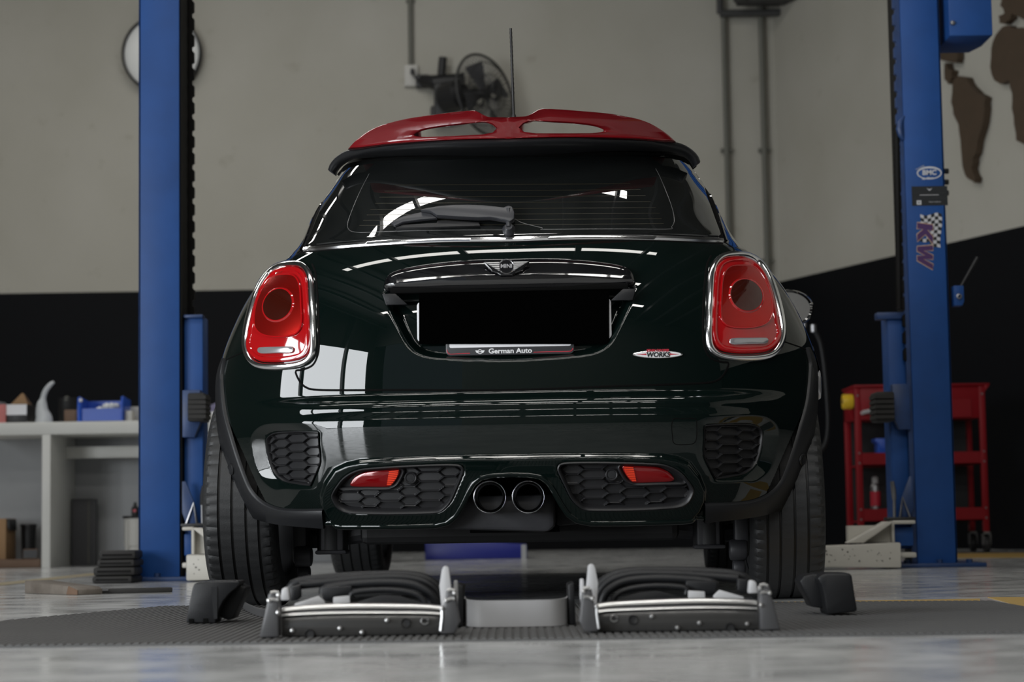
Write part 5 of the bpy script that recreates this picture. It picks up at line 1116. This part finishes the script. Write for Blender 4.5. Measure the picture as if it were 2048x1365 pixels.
a, b = X(1727), X(1760); mb = MB(); mb.tube([(a, -.0, Zc(825)), (a, -.035, Zc(824)), (b, -.035, Zc(818)), (b, .0, Zc(818))], .012, 8); mb.build('handle', M_greyp, dr)
mb = MB(); mb.bx((X(1896), -.004, Zc(835)), (X(1945), .006, Zc(800))); mb.build('label_holder', M_cartred, dr, 35)
for x, y in ((xl, 0), (xr - .03, 0), (xl, DC - .05), (xr - .03, DC - .05)):
    p_ = MB().bx((x, y, Zc(1066)), (x + .035, y + .035, zt_ - .012)).build('leg_post', M_cartred, CART, 35, bevel=.003)
    if y == 0:
        for py in (905, 925, 1018, 1038, 790): MB().cyl((x + .018, -.004, Zc(py)), (x + .018, .004, Zc(py)), .006, n=10).build('post_bolt', M_metal, p_, 0)
zs1 = Zc(905); zs2 = Zc(1017)
for p0_, p1_ in ((905, 931), (1017, 1044)):
    mb = MB(); mb.bx((xl + .03, .004, Zc(p1_)), (xr - .03, .02, Zc(p0_))); mb.bx((xl + .03, .004, Zc(p1_)), (xr - .03, DC - .02, Zc(p1_) + .008)); mb.bx((xl + .03, DC - .03, Zc(p1_)), (xr - .03, DC - .02, Zc(p0_))); mb.build('shelf', M_cartred, CART, 35)
MB().bx((xl + .035, DC - .064, Zc(1050)), (xr - .035, DC - .056, Zc(838))).build('back_sheet', M_dark, CART, 0)
for x, y in ((xl + .02, .02), (xr - .012, .02), (xl + .02, DC - .05), (xr - .012, DC - .05)):
    w_ = MB().cyl((x - .016, y, .05), (x + .016, y, .05), .048, n=22).build('caster', M_dark, CART, 35, bevel=.004)
    zf = Zc(1066); mb = MB(); mb.bx((x - .024, y - .02, .045), (x - .019, y + .02, zf)); mb.bx((x + .019, y - .02, .045), (x + .024, y + .02, zf)); mb.bx((x - .024, y - .02, zf - .012), (x + .024, y + .02, zf)); mb.build('caster_fork', M_metal, w_, 0)
zsh = Zc(931) + .008 + EPS
o = thing('small_parts_box', 'small blue plastic box on the middle shelf of the red cart', 'box', (cx_ + X(1781), YC + .12, zsh)); w = X(1802) - X(1760); h = max(CW(1780, 877, .12)[2] - zsh, .05)
MB().prism([(-w * .42, 0), (w * .5, 0), (w * .5, h), (-w * .55, h), (-w * .55, h - .02), (-w * .42, h - .03)], lambda u, v, d: (u, d, v), 0, .12).build('box', M_bluebin, o, 35, bevel=.004); MB().box((0, .06, h), (w * .8, .1, .004)).build('lid', M_blued, o, 0)
zsh = Zc(1044) + .008 + EPS
o = thing('spray_can', 'silver spray can with a red label on the lowest cart shelf', 'spray can', (cx_ + X(1756), YC + .10, zsh)); h = CW(1756, 953, .1)[2] - zsh
r = .030
MB().lathe([(0, 0), (r, 0), (r, h * .74), (r * .8, h * .82), (r * .5, h * .85), (0, h * .85)], (0, .03, 0), 'Z', 22).build('can', M_metal, o, 40); MB().lathe([(r * .62, h * .80), (r * .62, h * .97), (r * .3, h), (0, h)], (0, .03, 0), 'Z', 18).build('cap', M_greyp, o, 40)
MB().lathe([(r * 1.01, h * .33), (r * 1.01, h * .66)], (0, .03, 0), 'Z', 22).build('label', M_redprint, o, 40)
q = CW(1700, 803, -.02)
o = thing('tape_roll', 'yellow roll of tape hanging on the left side of the red cart', 'tape roll', (cx_ + xl - .034, YC + .04, q[2]))
MB().lathe([(.022, -.03), (.042, -.03), (.044, -.024), (.044, .024), (.042, .03), (.022, .03)], (0, 0, 0), 'X', 26, closed=True).build('roll', M_tape, o, 40); MB().lathe([(.0225, -.028), (.0225, .028), (.019, .028), (.019, -.028)], (0, 0, 0), 'X', 26, closed=True).build('core', M_card, o, 40)
MB().tube([(.034, 0, .0), (-.034, 0, .0)], .006, 8).build('hook', M_dark, o)
# shiny grey upright pipe and hanging hose beyond the car's right side
a, b = AT(1607, 590, 11.4), AT(1607, 655, 11.4)
o = thing('stand_pipe', 'grey upright pipe just right of the car door mirror', 'pipe', (a[0], 11.4, 0)); MB().tube([(0, 0, b[2]), (0, 0, a[2])], .014, 12).build('pipe', M_metal, o); MB().tube([(0, 0, 0.0), (0, 0, b[2])], .011, 12).build('pole', M_dark, o); MB().cyl((0, 0, 0.0), (0, 0, .02), .12, n=24).build('foot', M_dark, o)
P = [AT(x, y, 11.38) for x, y in ((1612, 660), (1626, 690), (1634, 740), (1639, 800), (1641, 850), (1637, 885), (1625, 905), (1612, 912))]
o = thing('air_hose', 'black hose hanging in a loop right of the car', 'hose', (P[0][0] + .03, 11.30, P[0][2])); MB().tube([(p_[0] - P[0][0], 0, p_[2] - P[0][2]) for p_ in spline_open(P, 40)], .013, 10).build('hose', M_trim, o); MB().tube([(0, .0, .02), (.0, 0, -.02)], .018, 10).build('hose_end', M_metal, o)

# ================================================================== foreground: rubber mat and dismantled trim
def mat_geo():
    fl, fr, br, bl = FL(-260, 1301), FL(2330, 1266), FL(2150, 1206), FL(330, 1217)
    fl2 = FL(-40, 1251)
    y0l, y0r = fl[1], fl[1] * 0 + fr[1]
    x0, x1 = fl[0], fr[0]; pitch = .0165; n = int((x1 - x0) / pitch); vs = []; fs = []
    def front(x): return y0l + (y0r - y0l) * (x - x0) / (x1 - x0)
    def back(x):
        return float(np.interp(x, [fl[0], fl2[0], bl[0], br[0], br[0] + 2], [front(fl[0]) + .05, fl2[1], bl[1], br[1], br[1]]))
    sec = [(0, .0045), (.25, .0045), (.35, .0072), (.9, .0072)]
    cols = []
    for k in range(n):
        for u, z in sec: cols.append((x0 + (k + u) * pitch, z))
    for x, z in cols:
        f, b = front(x), max(back(x), front(x) + .06)
        vs += [(x, f, 0), (x, f, z * .8), (x, f + .003, z), (x, b - .003, z), (x, b, 0)]
    m = len(cols)
    for i in range(m - 1):
        for k in range(4): fs.append((i * 5 + k, i * 5 + k + 1, (i + 1) * 5 + k + 1, (i + 1) * 5 + k))
        fs.append((i * 5 + 4, i * 5, (i + 1) * 5, (i + 1) * 5 + 4))
    fs += [(0, 1, 2, 3, 4), tuple((m - 1) * 5 + k for k in (4, 3, 2, 1, 0))]
    return vs, fs
M_mat = mat('ribbed_rubber_mat', (0.062, 0.062, 0.063), 0.6, noise=(4, .6, (0.085, 0.085, 0.084)), bump=(120, .25))
vs, fs = mat_geo(); MATO = MB().add(vs, fs).build('rubber_mat', M_mat, None, 20)
tag(MATO, 'dark grey ribbed rubber mat on the floor behind the car', 'mat')
ZM = .0075
def G(px, py, Y): return AT(px, py, Y)
def trim_set(sign, ym, label, yoff):
    """bumper trim read on its left copy; mirrored about the gap for the right one"""
    xm = .006
    def P_(px, py, Y):
        q_ = AT(px, py, Y); return np.array([q_[0] - xm, Y, q_[2]])
    Y0 = 4.12; base0 = FL(562, 1279, ZM)
    off = P_(724, 1276, Y0)
    o = thing('bumper_trim', label, 'car part', (xm + sign * off[0], Y0 + yoff, ZM + EPS))
    zsh = [0]
    q_ = AT(724, 1277, Y0)[2]
    def T(px, py, dy=0.0):
        a_ = P_(px, py, Y0 + dy); return np.array([sign * (a_[0] - off[0]), dy, a_[2] - q_ + .0])
    def clampz(v): return np.array([v[0], v[1], max(v[2], .0005)])
    topl = spline_open([T(563, 1222), T(600, 1217.5), T(673, 1213.5), T(760, 1213), T(849, 1215), T(886, 1219)], 24)
    n = 24; xs_ = topl[:, 0]; bow = .012 * (1 - ((xs_ - xs_.mean()) / (np.ptp(xs_) / 2))**2)
    def strip(f0, f1, y0, y1, name, m_, par, bulge=.003, slant=0.0):
        V = []
        for i in range(n):
            zt_, x = topl[i, 2], xs_[i]; a_, b_ = zt_ * f0, zt_ * f1
            for t, e in ((0, 0), (.12, bulge), (.5, bulge * 1.3), (.88, bulge), (1, 0)): V.append((x, y0 - e - bow[i] + slant * (b_ - a_) * t, max(a_ + (b_ - a_) * t, .0005)))
            V.append((x, y1 - bow[i], max(b_, .0005))); V.append((x, y1 - bow[i], max(a_, .0005)))
        F = [(i * 7 + k, i * 7 + (k + 1) % 7, (i + 1) * 7 + (k + 1) % 7, (i + 1) * 7 + k) for i in range(n - 1) for k in range(7)] + [tuple(range(7)), tuple(range((n - 1) * 7, n * 7))]
        return MB().add(V, F).build(name, m_, par, 40)
    strip(.0, .66, .004, .03, 'face_panel', M_panel, o)
    strip(.70, .79, -.003, .03, 'chrome_strip', M_bright, o, .0012, .75); strip(.66, .70, .006, .03, 'dark_groove', M_dark, o, .0); strip(.78, .86, .008, .03, 'dark_groove', M_dark, o, 0); strip(.85, 1.0, .000, .04, 'chrome_strip', M_bright, o, .0015, 1.0)
    # holes and clips in the face
    for px, py, k in ((585, 1267, 0), (681, 1262, 0), (850, 1248, 1), (775, 1246, 0), (725, 1270, 0), (620, 1274, 2), (812, 1252, 2)):
        c_ = T(px, py); b_ = float(np.interp(sign * c_[0], np.sort(sign * xs_), bow[np.argsort(sign * xs_)]))
        if k == 1: MB().tube([(c_[0] + .007 * math.cos(a_), -b_ - .003, c_[2] + .006 * math.sin(a_)) for a_ in np.linspace(.3, 2 * math.pi - .3, 16)], .0018, 6).build('clip_ring', M_bright, o)
        elif k == 2: MB().lathe([(.009, -.0045), (.010, -.001), (0, -.001)], (c_[0], -b_ + .001, c_[2]), 'Y', 16).build('clip_hole', M_dark, o)
        else: MB().lathe([(0, -.006), (.004, -.005), (.005, 0)], (c_[0], -b_ + .001, c_[2]), 'Y', 12).build('clip', M_bright, o)
    def post(pts, dy, th, name, m_, bev=.004):
        P3 = [T(x, y, dy) for x, y in pts]; mb = MB(); mb.prism([(p_[0], max(p_[2], .0005)) for p_ in P3], lambda u, v, d: (u, d, v), dy - .03, dy + th - .03); return mb.build(name, m_, o, 40, bevel=bev)
    e1 = post([(522, 1280), (537, 1213), (540, 1192), (549, 1188), (558, 1190), (560, 1200), (561, 1280)], -.0, .05, 'end_bracket', M_greyd)
    e2 = post([(882, 1272), (890, 1210), (894, 1186), (902, 1183.5), (910, 1185), (914, 1209), (920, 1250), (910, 1272)], .0, .05, 'end_bracket', M_greyd)
    for (x, y), par in (((557, 1196), e1), ((538, 1207), e1), ((556, 1231), e1), ((909, 1192), e2), ((892, 1207), e2), ((884, 1223), e2)):
        c_ = T(x, y, -.03); MB().lathe([(0, -.006), (.0035, -.005), (.005, 0)], (c_[0], c_[1] + .001, c_[2]), 'Y', 12).build('screw', M_bright, par)
    for pts, par in (([(538, 1207), (545, 1204.5), (557, 1206)], e1), ([(541, 1192), (549, 1189.5), (557, 1191)], e1), ([(892, 1207), (902, 1203), (910, 1204)], e2), ([(895, 1187), (902, 1185), (909, 1187)], e2), ([(884, 1222), (884, 1240), (881, 1268)], e2)):
        MB().tube([T(x, y, -.031) for x, y in pts], .0032, 6).build('bright_edge', M_bright, par)
    post([(880, 1176), (884.5, 1146), (887.5, 1139), (891, 1137), (896, 1138), (899, 1142), (906, 1200), (902, 1240), (886, 1240)], .07, .02, 'upright_prong', M_greyp, .005)
    post([(908, 1166), (916, 1166), (917, 1200), (913, 1240), (905, 1240)], .09, .02, 'back_tab', M_greyp, .003)
    def arc(pts, dy, r, name, m_=M_trim, flat=.6):
        P3 = spline_open([T(x, y, dy) for x, y in pts], 36); mb = MB(); mb.tube(P3, r, 10); ob_ = mb.build(name, m_, o, 60); return ob_
    arc([(580, 1205), (581, 1182), (590, 1173), (620, 1166), (703, 1159), (794, 1156), (838, 1160), (866, 1172), (884, 1190), (892, 1210), (894, 1240)], .17, .0105, 'arch_strip')
    arc([(600, 1176), (660, 1170), (720, 1164), (794, 1161), (836, 1166), (862, 1178), (880, 1200), (886, 1238)], .15, .009, 'arch_strip')
    arc([(646, 1193), (650, 1183), (700, 1175), (764, 1171), (820, 1174), (850, 1186), (868, 1204), (876, 1238)], .12, .009, 'arch_strip')
    arc([(704, 1205), (706, 1192), (760, 1186), (815, 1190), (845, 1204), (858, 1235)], .09, .006, 'arch_strip')
    post([(643, 1180), (706, 1176), (706, 1195), (676, 1197), (672, 1208), (650, 1207)], .13, .02, 'dark_bracket', M_trim, .003)
    post([(716, 1208), (765, 1194), (800, 1196), (846, 1210), (850, 1225), (716, 1225)], .12, .01, 'dark_panel', M_trim, .002)
    post([(582, 1178), (604, 1174), (605, 1200), (596, 1206), (583, 1207)], .155, .02, 'arch_foot', M_trim, .004)
    post([(564, 1206), (566, 1184), (573, 1179), (580, 1180), (583, 1206)], .10, .03, 'rounded_end', M_greyp, .006)
    post([(592, 1212), (640, 1196.5), (652, 1207), (655, 1225), (592, 1225)], .10, .008, 'pale_panel', M_greyp, .002)
    post([(669, 1199), (702, 1196), (703, 1225), (668, 1225)], .10, .008, 'pale_panel', M_greyp, .002)
    # flat foot that carries the arches
    mb = MB(); a_, b_ = T(585, 1240, .1), T(890, 1240, .1); mb.bx((a_[0], .02, .0005), (b_[0], .20, .012)); mb.build('back_flange', M_trim, o, 0)
    return o
M_panel = mat('dark_satin_panel', (0.045, 0.044, 0.043), 0.28, 0.3, .4, bump=(30, .2))
M_bright = mat('bright_trim', (0.6, 0.6, 0.6), 0.3, 1.0)
trim_set(1, 0, 'dismantled bumper trim with arches lying on the mat, left of the two', 0)
trim_set(-1, 0, 'dismantled bumper trim with arches lying on the mat, right of the two', -.01)
# centre piece between them
Yc = 4.36; a, b = AT(925, 1243, Yc), AT(1140, 1243, Yc); xc = (a[0] + b[0]) / 2; hw = (b[0] - a[0]) / 2
o = thing('centre_trim', 'light grey curved trim panel standing between the two bumper trims', 'car part', (xc, Yc, ZM + EPS))
zt2 = AT(1030, 1202, Yc)[2] - ZM
pl_ = [(-hw, .16), (-hw * .97, .08), (-hw * .85, .03), (-hw * .6, .005), (0, 0), (hw * .5, .002), (hw * .75, .012), (hw * .92, .045), (hw, .10), (hw * 1.02, .16)]
pl_ = spline_open(pl_, 40); V = []
for x, y in pl_: V += [(x, y, 0), (x, y, zt2 + .004 * y / .16), (x * .97, y + .006, zt2 + .004 * y / .16), (x * .97, y + .006, 0)]
MB().add(V, [(i * 4 + k, i * 4 + (k + 1) % 4, (i + 1) * 4 + (k + 1) % 4, (i + 1) * 4 + k) for i in range(39) for k in range(4)] + [(0, 1, 2, 3), (156, 157, 158, 159)]).build('curved_panel', M_greyp, o, 50)
MB().bx((-hw * .95, .11, 0), (hw * .95, .13, zt2 * .55)).build('rear_flange', M_trim, o, 0)
for s in (-1, 1):
    mb = MB(); mb.prism([(s * hw * 1.0, 0), (s * hw * 1.12, 0), (s * hw * 1.10, zt2 + .035), (s * hw * .98, zt2 + .03)], lambda u, v, d: (u, d, v), .05, .19); mb.build('side_cheek', M_trim, o, 35, bevel=.003)
# black corner pieces
def corner(name, label, main, wing, Y, dep):
    P = [AT(x, y, Y) for x, y in main]; zmin = min(p_[2] for p_ in P); c_ = np.mean(P, axis=0); o = thing(name, label, 'car part', (c_[0], Y, ZM + EPS))
    MB().prism([(p_[0] - c_[0], p_[2] - zmin) for p_ in P], lambda u, v, d: (u, d, v), 0, dep).build('shell', M_trim, o, 40, bevel=.006)
    Q = [AT(x, y, Y + dep) for x, y in wing]; MB().prism([(p_[0] - c_[0], max(p_[2] - zmin, .001)) for p_ in Q], lambda u, v, d: (u, d, v), dep * .5, dep + .05).build('wing', M_trim, o, 40, bevel=.004)
    return o
def q7(L): return [(340 + x / 3.303, 1040 + y / 3.303) for x, y in L]
def q8(L): return [(1040 + x / 2.844, 1040 + y / 2.844) for x, y in L]
o = corner('corner_trim', 'black plastic corner piece on the mat in front of the left rear tyre', q7([(105, 712), (125, 600), (148, 485), (160, 458), (185, 446), (290, 441), (452, 438), (462, 452), (440, 480), (390, 522), (350, 570), (325, 620), (305, 680), (298, 718)]), q7([(440, 446), (470, 455), (520, 478), (505, 530), (480, 580), (455, 630), (432, 684), (400, 690), (385, 684), (330, 660), (350, 580), (390, 520)]), 4.72, .10)
p0_, p1_ = [AT(*q7([v_])[0], 4.72) for v_ in ((278, 445), (255, 715))]
MB().prism([(p0_[0] - o.location.x - .002, p0_[2] - ZM), (p0_[0] - o.location.x + .012, p0_[2] - ZM), (p1_[0] - o.location.x + .02, .01), (p1_[0] - o.location.x + .012, .01)], lambda u, v, d: (u, d, v), -.002, .004).build('ridge', M_trim, o, 0)
for dx in (.012, .045): MB().box((AT(*q7([(105, 712)])[0], 4.72)[0] - o.location.x + dx, -.001, .006), (.010, .004, .010)).build('notch', M_gap, o, 0)
corner('corner_trim', 'black plastic corner piece on the mat in front of the right rear tyre', q8([(1922, 552), (1905, 450), (1890, 350), (1880, 338), (1860, 332), (1745, 332), (1715, 342), (1690, 362), (1715, 400), (1730, 460), (1738, 520), (1745, 572)]), q8([(1600, 345), (1640, 335), (1725, 335), (1730, 400), (1738, 500), (1738, 532), (1645, 520), (1625, 470), (1600, 430), (1575, 375)]), 4.66, .10)
# thin curved strip by the left tyre
P = spline_open([FL(x, y, ZM + .006) for x, y in ((486, 1214), (500, 1222), (520, 1229), (545, 1233))], 20); c_ = P[0]
o = thing('trim_strip', 'thin curved grey trim strip on the mat in front of the left tyre', 'car part', (c_[0], c_[1], ZM + EPS)); V = []
for p_ in P: V += [(p_[0] - c_[0], p_[1] - c_[1], 0), (p_[0] - c_[0], p_[1] - c_[1] - .002, .018), (p_[0] - c_[0], p_[1] - c_[1] + .01, .02), (p_[0] - c_[0], p_[1] - c_[1] + .012, 0)]
MB().add(V, [(i * 4 + k, i * 4 + (k + 1) % 4, (i + 1) * 4 + (k + 1) % 4, (i + 1) * 4 + k) for i in range(19) for k in range(4)] + [(0, 1, 2, 3), (76, 77, 78, 79)]).build('strip', M_greyd, o, 50)
